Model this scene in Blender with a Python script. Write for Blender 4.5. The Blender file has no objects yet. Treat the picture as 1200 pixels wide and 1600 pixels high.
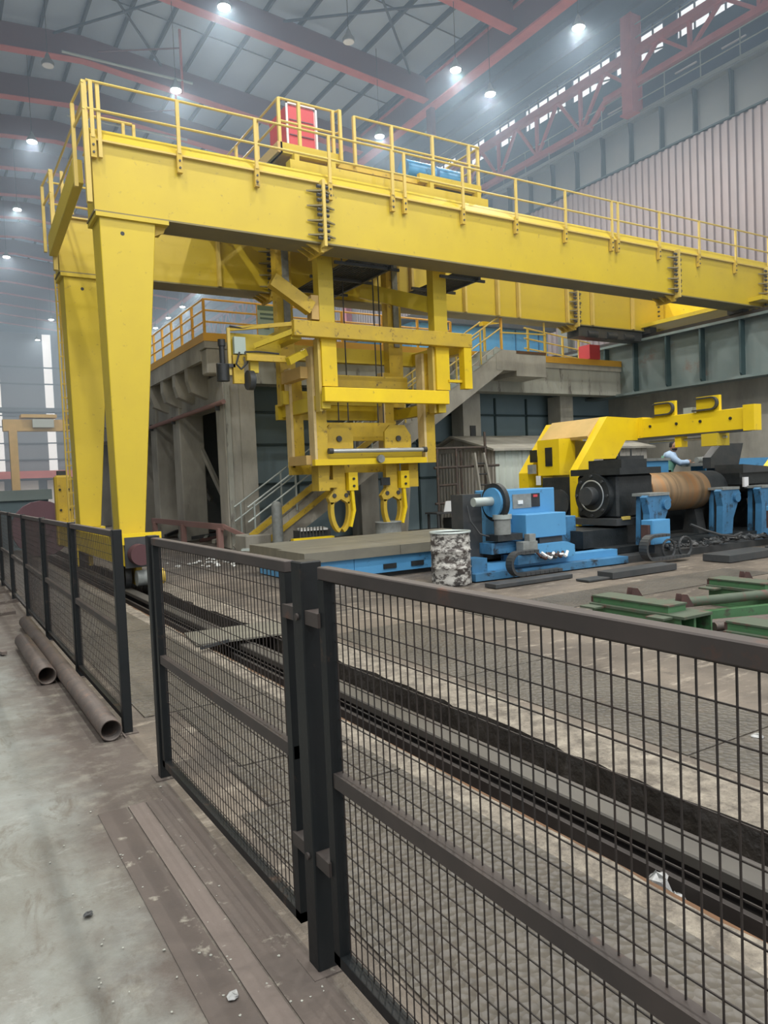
import bpy, bmesh, math, random
from mathutils import Vector, Matrix
random.seed(7)
SC = bpy.context.scene
COL = SC.collection
PI = math.pi

# ------------------------------------------------------------------ camera
cam_d = bpy.data.cameras.new('camera')
cam_d.sensor_fit = 'VERTICAL'; cam_d.sensor_height = 36; cam_d.lens = 1160/1600*36
cam_d.clip_start = 0.05; cam_d.clip_end = 400
cam = bpy.data.objects.new('camera', cam_d); COL.objects.link(cam)
Mw = Matrix(((0.8519217, -0.52198827, -0.04192442),
             (0.05813239, 0.0147039, 0.99820059),
             (-0.52043255, -0.85282591, 0.04287099))).transposed().to_4x4()
Mw.translation = Vector((0, 0, 1.6))
cam.matrix_world = Mw
SC.camera = cam

# ------------------------------------------------------------------ world, exposure
w = bpy.data.worlds.new('daylight'); SC.world = w; w.use_nodes = True
bg = w.node_tree.nodes['Background']
bg.inputs[0].default_value = (0.93, 0.96, 1.0, 1); bg.inputs[1].default_value = 1.0
SC.view_settings.view_transform = 'Standard'; SC.view_settings.look = 'None'
SC.view_settings.exposure = 0.06; SC.view_settings.gamma = 1
SC.view_settings.use_curve_mapping = False
LAMP_W = 420
HAZE = 0.0095

# ------------------------------------------------------------------ helpers
def mat(name, c, rough=0.6, metal=0.0, c2=None, scale=3.0, amt=0.5, c3=None, s3=12.0, a3=0.35, bump=0.0, bs=30.0, emit=0, spec=0.5, stretch=None, detail=5, det='OBJ'):
    m = bpy.data.materials.new(name); m.use_nodes = True
    nt = m.node_tree; N = nt.nodes; L = nt.links
    b = N['Principled BSDF']
    b.inputs['Roughness'].default_value = rough; b.inputs['Metallic'].default_value = metal
    b.inputs['Specular IOR Level'].default_value = spec
    b.inputs['Base Color'].default_value = (*c, 1)
    if emit:
        b.inputs['Emission Color'].default_value = (*c, 1); b.inputs['Emission Strength'].default_value = emit
    src = None
    if c2 or c3 or bump:
        tc = N.new('ShaderNodeTexCoord'); mp = N.new('ShaderNodeMapping')
        L.new(tc.outputs['Object'], mp.inputs[0])
        if stretch: mp.inputs['Scale'].default_value = stretch
        vec = mp.outputs[0]
    last = None
    if c2:
        n = N.new('ShaderNodeTexNoise'); n.inputs['Scale'].default_value = scale; n.inputs['Detail'].default_value = detail
        n.inputs['Roughness'].default_value = 0.62
        L.new(vec, n.inputs['Vector'])
        r = N.new('ShaderNodeValToRGB'); r.color_ramp.elements[0].position = 0.5-amt*0.35; r.color_ramp.elements[1].position = 0.5+amt*0.35+0.03
        L.new(n.outputs[0], r.inputs[0])
        mx = N.new('ShaderNodeMix'); mx.data_type = 'RGBA'
        L.new(r.outputs[0], mx.inputs[0]); mx.inputs[6].default_value = (*c, 1); mx.inputs[7].default_value = (*c2, 1)
        last = mx.outputs[2]
    if c3:
        n = N.new('ShaderNodeTexNoise'); n.inputs['Scale'].default_value = s3; n.inputs['Detail'].default_value = 8
        n.inputs['Roughness'].default_value = 0.7
        L.new(vec, n.inputs['Vector'])
        r = N.new('ShaderNodeValToRGB'); r.color_ramp.elements[0].position = 0.625-a3*0.36; r.color_ramp.elements[1].position = 0.73-a3*0.36
        L.new(n.outputs[0], r.inputs[0])
        mx = N.new('ShaderNodeMix'); mx.data_type = 'RGBA'
        L.new(r.outputs[0], mx.inputs[0])
        if last: L.new(last, mx.inputs[6])
        else: mx.inputs[6].default_value = (*c, 1)
        mx.inputs[7].default_value = (*c3, 1)
        last = mx.outputs[2]
    if last: L.new(last, b.inputs['Base Color'])
    if bump:
        n = N.new('ShaderNodeTexNoise'); n.inputs['Scale'].default_value = bs; n.inputs['Detail'].default_value = 4
        L.new(vec, n.inputs['Vector'])
        bp = N.new('ShaderNodeBump'); bp.inputs['Strength'].default_value = bump; bp.inputs['Distance'].default_value = 0.02
        L.new(n.outputs[0], bp.inputs['Height']); L.new(bp.outputs[0], b.inputs['Normal'])
    return m

M = {}
M['underside'] = mat('darkened_yellow_underside', (0.24, 0.20, 0.085), 0.7, c2=(0.17, 0.15, 0.08), scale=1.2)  # darker yellow; on the splice gussets it paints in their shade
M['yellow'] = mat('yellow_paint', (0.62, 0.47, 0.025), 0.42, c2=(0.54, 0.40, 0.03), scale=1.1, amt=0.8, c3=(0.30, 0.20, 0.04), s3=9, a3=0.02)
M['yellow_dirty'] = mat('worn_yellow_paint', (0.66, 0.46, 0.03), 0.5, c2=(0.45, 0.31, 0.05), scale=2.2, amt=0.8, c3=(0.13, 0.09, 0.04), s3=7, a3=0.12, bump=0.1)
M['yellow_bright'] = mat('bright_yellow_paint', (0.85, 0.62, 0.01), 0.4, c2=(0.72, 0.50, 0.02), scale=1.5, amt=0.7, c3=(0.25, 0.17, 0.04), s3=6, a3=0.0)
M['yellow_pale'] = mat('pale_yellow_rail_paint', (0.70, 0.52, 0.12), 0.45, c2=(0.55, 0.42, 0.10), scale=3, amt=0.8)
M['tan'] = mat('dusty_tan_paint', (0.62, 0.42, 0.16), 0.7, c2=(0.5, 0.35, 0.12), scale=2)
M['cream'] = mat('cream_yellow_paint', (0.72, 0.58, 0.30), 0.5, c2=(0.6, 0.45, 0.2), scale=3)
M['orange'] = mat('orange_yellow_rail', (0.75, 0.42, 0.06), 0.5)
M['blue'] = mat('blue_machine_paint', (0.075, 0.27, 0.52), 0.45, c2=(0.10, 0.33, 0.58), scale=2, amt=0.8, c3=(0.03, 0.045, 0.06), s3=3.5, a3=0.06)
M['blue_dirty'] = mat('oily_blue_paint', (0.06, 0.22, 0.42), 0.5, c2=(0.04, 0.12, 0.21), scale=2.5, amt=0.6, c3=(0.02, 0.025, 0.03), s3=4, a3=0.25)
M['black'] = mat('oily_black_steel', (0.012, 0.016, 0.018), 0.45, c2=(0.03, 0.034, 0.036), scale=4, bump=0.2)
M['dark'] = mat('dark_steel', (0.035, 0.042, 0.046), 0.5, c2=(0.06, 0.06, 0.06), scale=5)
M['fence'] = mat('dark_fence_steel', (0.009, 0.013, 0.015), 0.45, metal=0.05, c2=(0.019, 0.019, 0.019), scale=3, amt=0.8, c3=(0.07, 0.045, 0.033), s3=6, a3=0.05, bump=0.05, spec=0.25)
M['fence_top'] = mat('dusty_fence_rail', (0.034, 0.029, 0.027), 0.6, c2=(0.07, 0.054, 0.047), scale=4, amt=0.8, c3=(0.10, 0.045, 0.028), s3=5, a3=0.10)
M['wire'] = mat('rusty_mesh_wire', (0.035, 0.024, 0.019), 0.6, c2=(0.018, 0.016, 0.015), scale=3)
M['pipe'] = mat('rusty_pipe_steel', (0.075, 0.065, 0.06), 0.55, metal=0.3, c2=(0.14, 0.11, 0.09), scale=6, amt=0.8, c3=(0.17, 0.11, 0.08), s3=9, a3=0.2, bump=0.15)
M['steel_plate'] = mat('worn_deck_plate', (0.12, 0.115, 0.10), 0.5, c2=(0.22, 0.21, 0.16), scale=2, amt=0.8, stretch=(0.5, 3, 1))
M['brown_plate'] = mat('dusty_brown_floor_strip', (0.105, 0.084, 0.071), 0.75, c2=(0.078, 0.064, 0.056), scale=5, amt=0.8, c3=(0.30, 0.28, 0.23), s3=9, a3=0.07, bump=0.06, bs=120)
M['brown_light'] = mat('pale_brown_floor_strip', (0.15, 0.122, 0.106), 0.75, c2=(0.125, 0.102, 0.088), scale=7, amt=0.8, c3=(0.4, 0.38, 0.33), s3=18, a3=0.0, bump=0.05, bs=120)
M['concrete'] = mat('weathered_concrete', (0.50, 0.485, 0.42), 0.85, c2=(0.22, 0.21, 0.18), scale=1.3, amt=0.8, c3=(0.40, 0.38, 0.32), s3=5, a3=0.12, bump=0.2, bs=14, stretch=(1, 1, 0.45))
M['concrete_pale'] = mat('pale_concrete', (0.42, 0.43, 0.38), 0.85, c2=(0.30, 0.30, 0.26), scale=2, amt=0.8, c3=(0.12, 0.11, 0.1), s3=3, a3=0.15, bump=0.15, stretch=(1.5, 1.5, 0.3))
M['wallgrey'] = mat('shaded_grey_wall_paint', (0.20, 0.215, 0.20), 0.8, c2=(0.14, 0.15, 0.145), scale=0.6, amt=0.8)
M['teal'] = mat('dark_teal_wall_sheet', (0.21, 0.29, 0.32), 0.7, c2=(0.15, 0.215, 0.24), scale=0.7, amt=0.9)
M['girder'] = mat('grey_green_girder', (0.13, 0.185, 0.185), 0.6, c2=(0.19, 0.22, 0.21), scale=1.3, amt=0.9, c3=(0.17, 0.14, 0.12), s3=1.2, a3=0.12)
M['girder_dark'] = mat('dark_green_stiffener', (0.035, 0.065, 0.07), 0.6)
M['girder_up'] = mat('pale_grey_girder', (0.20, 0.235, 0.25), 0.65, c2=(0.27, 0.28, 0.28), scale=1.1, amt=0.9)
M['red'] = mat('red_oxide_paint', (0.62, 0.17, 0.16), 0.6, c2=(0.5, 0.13, 0.13), scale=1.5)
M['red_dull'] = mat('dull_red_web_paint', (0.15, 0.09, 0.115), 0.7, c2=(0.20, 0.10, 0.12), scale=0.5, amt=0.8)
M['red_box'] = mat('red_cabinet_paint', (0.55, 0.06, 0.07), 0.5)
M['rose'] = mat('faded_red_pipe', (0.34, 0.20, 0.18), 0.7)
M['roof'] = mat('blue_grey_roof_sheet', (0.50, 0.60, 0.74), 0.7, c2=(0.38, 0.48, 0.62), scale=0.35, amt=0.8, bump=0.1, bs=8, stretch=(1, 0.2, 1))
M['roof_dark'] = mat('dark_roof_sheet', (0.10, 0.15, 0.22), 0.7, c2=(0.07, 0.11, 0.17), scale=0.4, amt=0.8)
M['purlin'] = mat('grey_blue_purlin', (0.085, 0.11, 0.15), 0.6)
M['clad'] = mat('galvanised_cladding', (0.21, 0.20, 0.215), 0.5, metal=0.2, c2=(0.33, 0.27, 0.27), scale=0.5, amt=0.9, stretch=(1, 1, 0.3))  # pinkish second tone puts the pink light on the sheets into the colour
M['clad_far'] = mat('grey_far_wall_sheet', (0.23, 0.26, 0.31), 0.7, c2=(0.19, 0.22, 0.27), scale=0.3)
M['shed'] = mat('weathered_pale_sheet', (0.60, 0.58, 0.52), 0.7, c2=(0.42, 0.39, 0.34), scale=1.2, amt=0.9, c3=(0.17, 0.14, 0.12), s3=6, a3=0.15, stretch=(2, 2, 0.3))
M['shed_green'] = mat('pale_green_grey_sheet', (0.62, 0.70, 0.64), 0.65, c2=(0.52, 0.56, 0.50), scale=1.2, amt=0.8, stretch=(2, 2, 0.3))
M['green'] = mat('green_machine_paint', (0.05, 0.13, 0.055), 0.55, c2=(0.07, 0.18, 0.08), scale=3, amt=0.8, c3=(0.06, 0.06, 0.045), s3=8, a3=0.2)
M['green_top'] = mat('worn_green_steel_top', (0.085, 0.105, 0.075), 0.6, c2=(0.04, 0.07, 0.04), scale=5, amt=0.8, c3=(0.12, 0.06, 0.05), s3=5, a3=0.25)
M['rust'] = mat('dark_red_rust', (0.085, 0.038, 0.032), 0.8, c2=(0.045, 0.03, 0.027), scale=6)
M['rust_orange'] = mat('orange_rust', (0.15, 0.07, 0.028), 0.8, c2=(0.06, 0.038, 0.022), scale=5, amt=0.8, bump=0.2)
M['grime'] = mat('wet_black_grime', (0.016, 0.014, 0.012), 0.35, c2=(0.04, 0.034, 0.028), scale=5, amt=0.7, bump=0.9, bs=14)
M['railsteel'] = mat('crane_rail_steel', (0.05, 0.045, 0.042), 0.45, metal=0.4, c2=(0.09, 0.08, 0.075), scale=4, stretch=(1, 0.3, 1))
M['railtop'] = mat('worn_rail_head', (0.10, 0.095, 0.083), 0.5, metal=0.1, c2=(0.055, 0.05, 0.044), scale=3, amt=0.8, stretch=(1, 0.2, 1))
M['white'] = mat('off_white', (0.75, 0.77, 0.76), 0.5)
M['sign'] = mat('pale_blue_sign', (0.50, 0.68, 0.70), 0.5)
M['signtext'] = mat('grey_sign_print', (0.14, 0.24, 0.28), 0.6)
M['silver'] = mat('bare_silver_metal', (0.55, 0.58, 0.58), 0.35, metal=0.6)
M['grey'] = mat('grey_casting', (0.25, 0.27, 0.26), 0.6, c2=(0.17, 0.18, 0.17), scale=8)
M['lightbox'] = mat('pale_green_box', (0.42, 0.52, 0.48), 0.5)
M['buffer'] = mat('maroon_rubber', (0.085, 0.035, 0.04), 0.7)
M['glass_dark'] = mat('dark_window_glass', (0.015, 0.02, 0.025), 0.15)
M['zinc'] = mat('galvanised_sheet', (0.40, 0.45, 0.43), 0.45, metal=0.3)
M['skin'] = mat('skin', (0.30, 0.17, 0.11), 0.6)
M['shirt'] = mat('light_blue_shirt', (0.38, 0.52, 0.70), 0.8)
M['vest'] = mat('green_reflective_vest', (0.22, 0.50, 0.38), 0.7)
M['trouser'] = mat('dark_trousers', (0.03, 0.035, 0.045), 0.8)
M['hair'] = mat('dark_hair', (0.012, 0.011, 0.011), 0.7)
M['lens'] = mat('lamp_lens', (0.93, 1.0, 0.98), 0.3, emit=60)
M['lens_off'] = mat('dim_lamp_lens', (0.75, 0.75, 0.76), 0.4)
M['stone'] = mat('grey_rubble', (0.09, 0.088, 0.08), 0.45, c2=(0.025, 0.025, 0.025), scale=9)
M['foil'] = mat('crumpled_white_plastic', (0.42, 0.43, 0.42), 0.35, c2=(0.2, 0.2, 0.2), scale=20)

def node_floor(name, kind):
    m = bpy.data.materials.new(name); m.use_nodes = True
    nt = m.node_tree; N = nt.nodes; L = nt.links; b = N['Principled BSDF']
    tc = N.new('ShaderNodeTexCoord')
    def noise(sc, det=6, ro=0.6, st=None, dist=0):
        mp = N.new('ShaderNodeMapping'); L.new(tc.outputs['Object'], mp.inputs[0])
        if st: mp.inputs['Scale'].default_value = st
        n = N.new('ShaderNodeTexNoise'); n.inputs['Scale'].default_value = sc; n.inputs['Detail'].default_value = det
        n.inputs['Roughness'].default_value = ro; n.inputs['Distortion'].default_value = dist
        L.new(mp.outputs[0], n.inputs['Vector']); return n.outputs[0]
    def ramp(v, a, c):
        r = N.new('ShaderNodeMapRange'); r.inputs[1].default_value = a; r.inputs[2].default_value = c; L.new(v, r.inputs[0]); return r.outputs[0]
    def mix(f, a, c):
        x = N.new('ShaderNodeMix'); x.data_type = 'RGBA'
        L.new(f, x.inputs[0])
        for k, v in ((6, a), (7, c)):
            if isinstance(v, tuple): x.inputs[k].default_value = (*v, 1)
            else: L.new(v, x.inputs[k])
        return x.outputs[2]
    if kind == 'walk':
        sx = N.new('ShaderNodeSeparateXYZ'); L.new(tc.outputs['Object'], sx.inputs[0])
        c = mix(ramp(noise(0.9, 7, 0.6, None, 0.8), 0.34, 0.62), (0.15, 0.148, 0.122), (0.245, 0.26, 0.24))
        c = mix(ramp(noise(1.5, 9, 0.7, (1, 0.7, 1), 0.5), 0.47, 0.80), c, (0.12, 0.10, 0.078))
        c = mix(ramp(noise(4.5, 10, 0.78, (1, 0.55, 1), 0.7), 0.52, 0.66), c, (0.125, 0.112, 0.088))
        c = mix(ramp(noise(3.1, 10, 0.8, (0.6, 1.2, 1), 1.0), 0.56, 0.68), c, (0.30, 0.31, 0.285))
        c = mix(ramp(noise(14, 9, 0.75), 0.60, 0.78), c, (0.07, 0.062, 0.05))
        # brown foot-worn dust belt beside the fence; plain dusty concrete further right
        add = N.new('ShaderNodeMath'); add.operation = 'MULTIPLY_ADD'; L.new(noise(1.6, 8, 0.7), add.inputs[0]); add.inputs[1].default_value = 0.9
        mm2 = N.new('ShaderNodeMath'); mm2.operation = 'ADD'; L.new(sx.outputs[0], mm2.inputs[0]); mm2.inputs[1].default_value = FLOOR_OX; L.new(mm2.outputs[0], add.inputs[2])
        c = mix(ramp(add.outputs[0], 0.82, 1.12), c, mix(ramp(noise(6, 9, 0.7), 0.5, 0.7), (0.095, 0.078, 0.066), (0.20, 0.185, 0.15)))
        rg, bsz, bst = 0.62, 18, 0.35
    elif kind == 'shop':
        c = mix(ramp(noise(0.7, 7, 0.65), 0.38, 0.62), (0.075, 0.062, 0.05), (0.18, 0.15, 0.118))
        c = mix(ramp(noise(0.35, 6, 0.6, None, 0.8), 0.52, 0.64), c, (0.06, 0.052, 0.045))
        c = mix(ramp(noise(4.5, 9, 0.75, (0.5, 1.4, 1)), 0.54, 0.66), c, (0.32, 0.28, 0.225))
        c = mix(ramp(noise(2.2, 9, 0.75), 0.60, 0.70), c, (0.04, 0.035, 0.03))
        rg, bsz, bst = 0.6, 22, 0.5
    elif kind == 'curb':
        c = mix(ramp(noise(7, 9, 0.75), 0.40, 0.66), (0.13, 0.112, 0.09), (0.37, 0.33, 0.265))
        c = mix(ramp(noise(16, 9, 0.75), 0.55, 0.70), c, (0.09, 0.08, 0.07))
        rg, bsz, bst = 0.8, 40, 0.8
    elif kind == 'chequer':
        c = mix(ramp(noise(1.3, 6, 0.6), 0.35, 0.65), (0.062, 0.056, 0.047), (0.105, 0.094, 0.077))
        c = mix(ramp(noise(3.0, 8, 0.7), 0.55, 0.75), c, (0.10, 0.08, 0.062))
        rg = 0.5
    L.new(c, b.inputs['Base Color']); b.inputs['Roughness'].default_value = rg
    bp = N.new('ShaderNodeBump')
    if kind == 'chequer':
        v = N.new('ShaderNodeTexVoronoi'); v.inputs['Scale'].default_value = 26; L.new(tc.outputs['Object'], v.inputs['Vector'])
        L.new(v.outputs['Distance'], bp.inputs['Height']); bp.inputs['Strength'].default_value = 0.75; bp.inputs['Distance'].default_value = 0.02
    else:
        L.new(noise(bsz, 6, 0.7), bp.inputs['Height']); bp.inputs['Strength'].default_value = bst; bp.inputs['Distance'].default_value = 0.02
    L.new(bp.outputs[0], b.inputs['Normal'])
    return m
FLOOR_OX = -4.99
M['walk'] = node_floor('walkway_concrete', 'walk'); M['shop'] = node_floor('dusty_shop_floor', 'shop')
M['curb'] = node_floor('broken_curb_concrete', 'curb'); M['chequer'] = node_floor('chequered_floor_plate', 'chequer')

# roll steel, banded along its axis, and the paint-splashed barrel
def banded():
    m = bpy.data.materials.new('heat_tinted_roll_steel'); m.use_nodes = True
    nt = m.node_tree; N = nt.nodes; L = nt.links; b = N['Principled BSDF']
    tc = N.new('ShaderNodeTexCoord'); mp = N.new('ShaderNodeMapping'); mp.inputs['Scale'].default_value = (3.2, 0.12, 0.12)
    L.new(tc.outputs['Object'], mp.inputs[0])
    n = N.new('ShaderNodeTexNoise'); n.inputs['Scale'].default_value = 1.3; n.inputs['Detail'].default_value = 4; L.new(mp.outputs[0], n.inputs['Vector'])
    r = N.new('ShaderNodeValToRGB'); e = r.color_ramp.elements
    e[0].position = 0.36; e[0].color = (0.09, 0.068, 0.045, 1); e[1].position = 0.62; e[1].color = (0.33, 0.18, 0.08, 1)
    x = e.new(0.47); x.color = (0.27, 0.185, 0.105, 1)
    L.new(n.outputs[0], r.inputs[0]); L.new(r.outputs[0], b.inputs['Base Color'])
    b.inputs['Metallic'].default_value = 0.45; b.inputs['Roughness'].default_value = 0.42
    return m
M['roll'] = banded()
M['barrel'] = mat('splashed_barrel_paint', (0.035, 0.035, 0.035), 0.6, c3=(0.55, 0.54, 0.50), s3=7, a3=0.46, c2=(0.09, 0.07, 0.06), scale=4, stretch=(1, 1, 1.7))

class MB:
    def __init__(s): s.v = []; s.f = []; s.smooth = set()
    def add(s, vs, fs, smooth=False):
        o = len(s.v); s.v += [tuple(map(float, q)) for q in vs]
        for f in fs:
            if smooth: s.smooth.add(len(s.f))
            s.f.append(tuple(i+o for i in f))
        return s
    def box(s, x0, x1, y0, y1, z0, z1):
        if x0 > x1: x0, x1 = x1, x0
        if y0 > y1: y0, y1 = y1, y0
        if z0 > z1: z0, z1 = z1, z0
        return s.add([(x0, y0, z0), (x1, y0, z0), (x1, y1, z0), (x0, y1, z0), (x0, y0, z1), (x1, y0, z1), (x1, y1, z1), (x0, y1, z1)],
                     [(0, 3, 2, 1), (4, 5, 6, 7), (0, 1, 5, 4), (1, 2, 6, 5), (2, 3, 7, 6), (3, 0, 4, 7)])
    def frame(s, p, q, up=(0, 0, 1)):
        p = Vector(p); q = Vector(q); d = (q-p).normalized(); u = Vector(up)
        if abs(d.dot(u)) > 0.98: u = Vector((0, 1, 0)) if abs(d.y) < .9 else Vector((1, 0, 0))
        a = d.cross(u).normalized(); b = a.cross(d).normalized()
        return p, q, a, b
    def bar(s, p, q, w, h, up=(0, 0, 1)):
        p, q, a, b = s.frame(p, q, up)
        vs = [r+a*(i*w/2)+b*(j*h/2) for r in (p, q) for i, j in ((-1, -1), (1, -1), (1, 1), (-1, 1))]
        return s.add(vs, [(3, 2, 1, 0), (4, 5, 6, 7), (0, 1, 5, 4), (1, 2, 6, 5), (2, 3, 7, 6), (3, 0, 4, 7)])
    def cyl(s, p, q, r, n=12, r2=None, cap=True, ph=0):
        if r2 is None: r2 = r
        p, q, a, b = s.frame(p, q)
        c = [(math.cos(2*PI*k/n+ph), math.sin(2*PI*k/n+ph)) for k in range(n)]
        s.add([p+(a*x+b*y)*r for x, y in c]+[q+(a*x+b*y)*r2 for x, y in c], [(k, (k+1) % n, n+(k+1) % n, n+k) for k in range(n)], n > 6)
        if cap:
            s.add([p+(a*x+b*y)*r for x, y in c], [tuple(range(n-1, -1, -1))]); s.add([q+(a*x+b*y)*r2 for x, y in c], [tuple(range(n))])
        return s
    def tube(s, pts, r, n=6):
        for i in range(len(pts)-1):
            s.cyl(pts[i], pts[i+1], r, n, cap=(i in (0, len(pts)-2)))
        return s
    def pipe(s, p, q, r, t=0.01, n=20):   # hollow
        p, q, a, b = s.frame(p, q)
        c = [(math.cos(2*PI*k/n), math.sin(2*PI*k/n)) for k in range(n)]
        vs = []
        for e in (p, q):
            for rr in (r, r-t): vs += [e+(a*x+b*y)*rr for x, y in c]
        fs = []
        for k in range(n):
            j = (k+1) % n
            fs += [(k, j, 2*n+j, 2*n+k), (n+j, n+k, 3*n+k, 3*n+j), (j, k, n+k, n+j), (2*n+k, 2*n+j, 3*n+j, 3*n+k)]
        return s.add(vs, fs, True)
    def lathe(s, c, axis, prof, n=20):   # prof list of (t along axis, r)
        c = Vector(c); d = Vector(axis).normalized(); u = Vector((0, 0, 1)) if abs(d.z) < .9 else Vector((1, 0, 0))
        a = d.cross(u).normalized(); b = a.cross(d)
        vs = [c+d*t+(a*math.cos(2*PI*k/n)+b*math.sin(2*PI*k/n))*r for t, r in prof for k in range(n)]
        fs = [(i*n+k, i*n+(k+1) % n, (i+1)*n+(k+1) % n, (i+1)*n+k) for i in range(len(prof)-1) for k in range(n)]
        return s.add(vs, fs, True)
    def prism(s, poly, axis, a, b):   # poly in the two other axes (order x,y,z without axis)
        def P(u, v, t): return {'x': (t, u, v), 'y': (u, t, v), 'z': (u, v, t)}[axis]
        n = len(poly)
        s.add([P(u, v, a) for u, v in poly]+[P(u, v, b) for u, v in poly],
              [tuple(range(n-1, -1, -1)), tuple(range(n, 2*n))]+[(k, (k+1) % n, n+(k+1) % n, n+k) for k in range(n)])
        return s
    def strip(s, pts2, axis, a, b, thick):   # open polyline extruded, given thickness (curved bands)
        n = len(pts2); off = []
        for i in range(n):
            p0 = pts2[max(0, i-1)]; p1 = pts2[min(n-1, i+1)]
            dx, dy = p1[0]-p0[0], p1[1]-p0[1]; l = math.hypot(dx, dy) or 1
            off.append((pts2[i][0]-dy/l*thick, pts2[i][1]+dx/l*thick))
        for i in range(n-1): s.prism([pts2[i], pts2[i+1], off[i+1], off[i]], axis, a, b)
        return s
    def blob(s, c, r, n=6, jit=0.3, sq=0.6):
        c = Vector(c); vs = []; m = 4
        for i in range(m+1):
            for k in range(n):
                th = PI*i/m; ph = 2*PI*k/n; rr = r*(1+random.uniform(-jit, jit))
                vs.append(c+Vector((rr*math.sin(th)*math.cos(ph), rr*math.sin(th)*math.sin(ph), sq*rr*math.cos(th))))
        return s.add(vs, [(i*n+k, i*n+(k+1) % n, (i+1)*n+(k+1) % n, (i+1)*n+k) for i in range(m) for k in range(n)])
    def build(s, name, m, parent=None, label=None, stuff=False, bevel=0):
        me = bpy.data.meshes.new(name)
        if parent is None:
            xs = [q[0] for q in s.v]; ys = [q[1] for q in s.v]; zs = [q[2] for q in s.v]
            org = Vector(((min(xs)+max(xs))/2, (min(ys)+max(ys))/2, min(zs)))
        else: org = ORG[parent.name]
        me.from_pydata([tuple(Vector(q)-org) for q in s.v], [], s.f); me.update()
        bm = bmesh.new(); bm.from_mesh(me); bmesh.ops.recalc_face_normals(bm, faces=bm.faces); bm.to_mesh(me); bm.free()
        for i in s.smooth: me.polygons[i].use_smooth = True
        me.materials.append(M[m] if isinstance(m, str) else m)
        o = bpy.data.objects.new(name, me); COL.objects.link(o)
        if parent is None: o.location = org
        else: o.parent = parent
        ORG[o.name] = org
        if label: o['label'] = label
        if stuff: o['kind'] = 'stuff'
        if bevel:
            md = o.modifiers.new('bevel', 'BEVEL'); md.width = bevel; md.segments = 1; md.limit_method = 'ANGLE'
        return o
ORG = {}
def thing(name, label, cat, loc=(0, 0, 0), group=None):
    o = bpy.data.objects.new(name, None); COL.objects.link(o); o.location = loc; o.empty_display_size = 0.2
    o['label'] = label; o['category'] = cat
    if group: o['group'] = group
    ORG[o.name] = Vector(loc); return o
def tag(o, label, cat, group=None):
    o['label'] = label; o['category'] = cat
    if group: o['group'] = group
    return o
def struct(o): o['kind'] = 'structure'; return o
def sroot(name, loc=(0, 0, 0)):
    o = bpy.data.objects.new(name, None); COL.objects.link(o); o.location = loc; o['kind'] = 'structure'; ORG[o.name] = Vector(loc); return o
def copy_tree(o, loc=None, parent=None):
    c = o.copy(); COL.objects.link(c)
    if parent: c.parent = parent
    if loc is not None: c.location = loc
    ORG[c.name] = Vector(c.location)
    for ch in list(o.children): copy_tree(ch, None, c)
    return c
def B(*a): return MB().box(*a)

# ================================================================== SETTING
# ---- floor with the rail trench (broken edges), y runs down the hall
YS = [-14, -6]+[-4+0.16*i for i in range(150)]+[20.2, 24, 30, 50, 82]
XL, XR = 2.29, 3.05
rnd = random.Random(3)
def jit(a): return rnd.uniform(-a, a)
TL = [XL+jit(0.012) for _ in YS]; TR = [XR+jit(0.028)+0.02*math.sin(y*1.7) for y in YS]
CL = 2.14; CR = 3.42
def stripmesh(xa, xb, za, zb, ys=YS):
    m = MB(); n = len(ys)
    g = lambda v, i: v[i] if isinstance(v, list) else v
    m.add([(g(xa, i), y, g(za, i)) for i, y in enumerate(ys)]+[(g(xb, i), y, g(zb, i)) for i, y in enumerate(ys)],
          [(i, n+i, n+i+1, i+1) for i in range(n-1)])
    return m
fl = stripmesh(-11, 1.02, 0, 0).build('floor', 'walk'); struct(fl)
ORG[fl.name] = Vector(fl.location)
def flpart(m, name, mt, **k): return m.build(name, mt, fl, **k)
flpart(stripmesh(1.02, CL, 0, 0), 'floor_strip', 'shop')
flpart(stripmesh(CL, TL, 0, 0), 'curb', 'curb', label='pale broken concrete curb on the near side of the rail trench')
flpart(stripmesh(TR, CR, 0, 0), 'curb', 'curb', label='pale broken concrete curb on the far side of the rail trench')
flpart(stripmesh(CR, 27, 0, 0), 'shop_floor', 'shop')
tw = stripmesh(TL, [x+0.01 for x in TL], 0, -0.3)
tw2 = stripmesh([x-0.07+jit(0.03) for x in TR], TR, -0.3, 0); tw.add(tw2.v, tw2.f)
flpart(tw, 'trench_wall', 'grime')
flpart(stripmesh(2.2, 3.2, -0.3, -0.3), 'trench_bottom', 'grime')
# chequered plates between fence and trench
seams = [-3.0, -1.4, 0.55, 3.42, 5.3, 8.63, 10.6, 12.4, 14.6, 17, 20, 23, 26]
for a, b in zip(seams, seams[1:]):
    if a == 3.42:
        flpart(MB().prism([(1.35, 3.432), (2.13, 3.432), (2.13, 3.86), (1.75, 3.86), (1.75, 4.0), (1.35, 4.0)], 'z', 0.001, 0.008), 'floor_plate', 'chequer')
        flpart(B(1.42, 2.13, 4.02, 5.29, 0.001, 0.008), 'floor_plate', 'chequer')
    else:
        flpart(B(1.2, 2.13, a+0.012, b-0.006, 0.001, 0.008), 'floor_plate', 'chequer')
for a, b in ((-1, 0.9), (0.915, 2.6), (2.615, 4.7), (4.715, 6.9)):
    flpart(B(3.5, 4.45, a, b, 0.001, 0.008), 'floor_plate', 'chequer')
flpart(B(5.3, 7.6, 6.3, 7.1, 0.001, 0.008), 'floor_plate', 'chequer'); flpart(B(7.615, 10.5, 6.3, 7.1, 0.001, 0.008), 'floor_plate', 'chequer')
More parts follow.
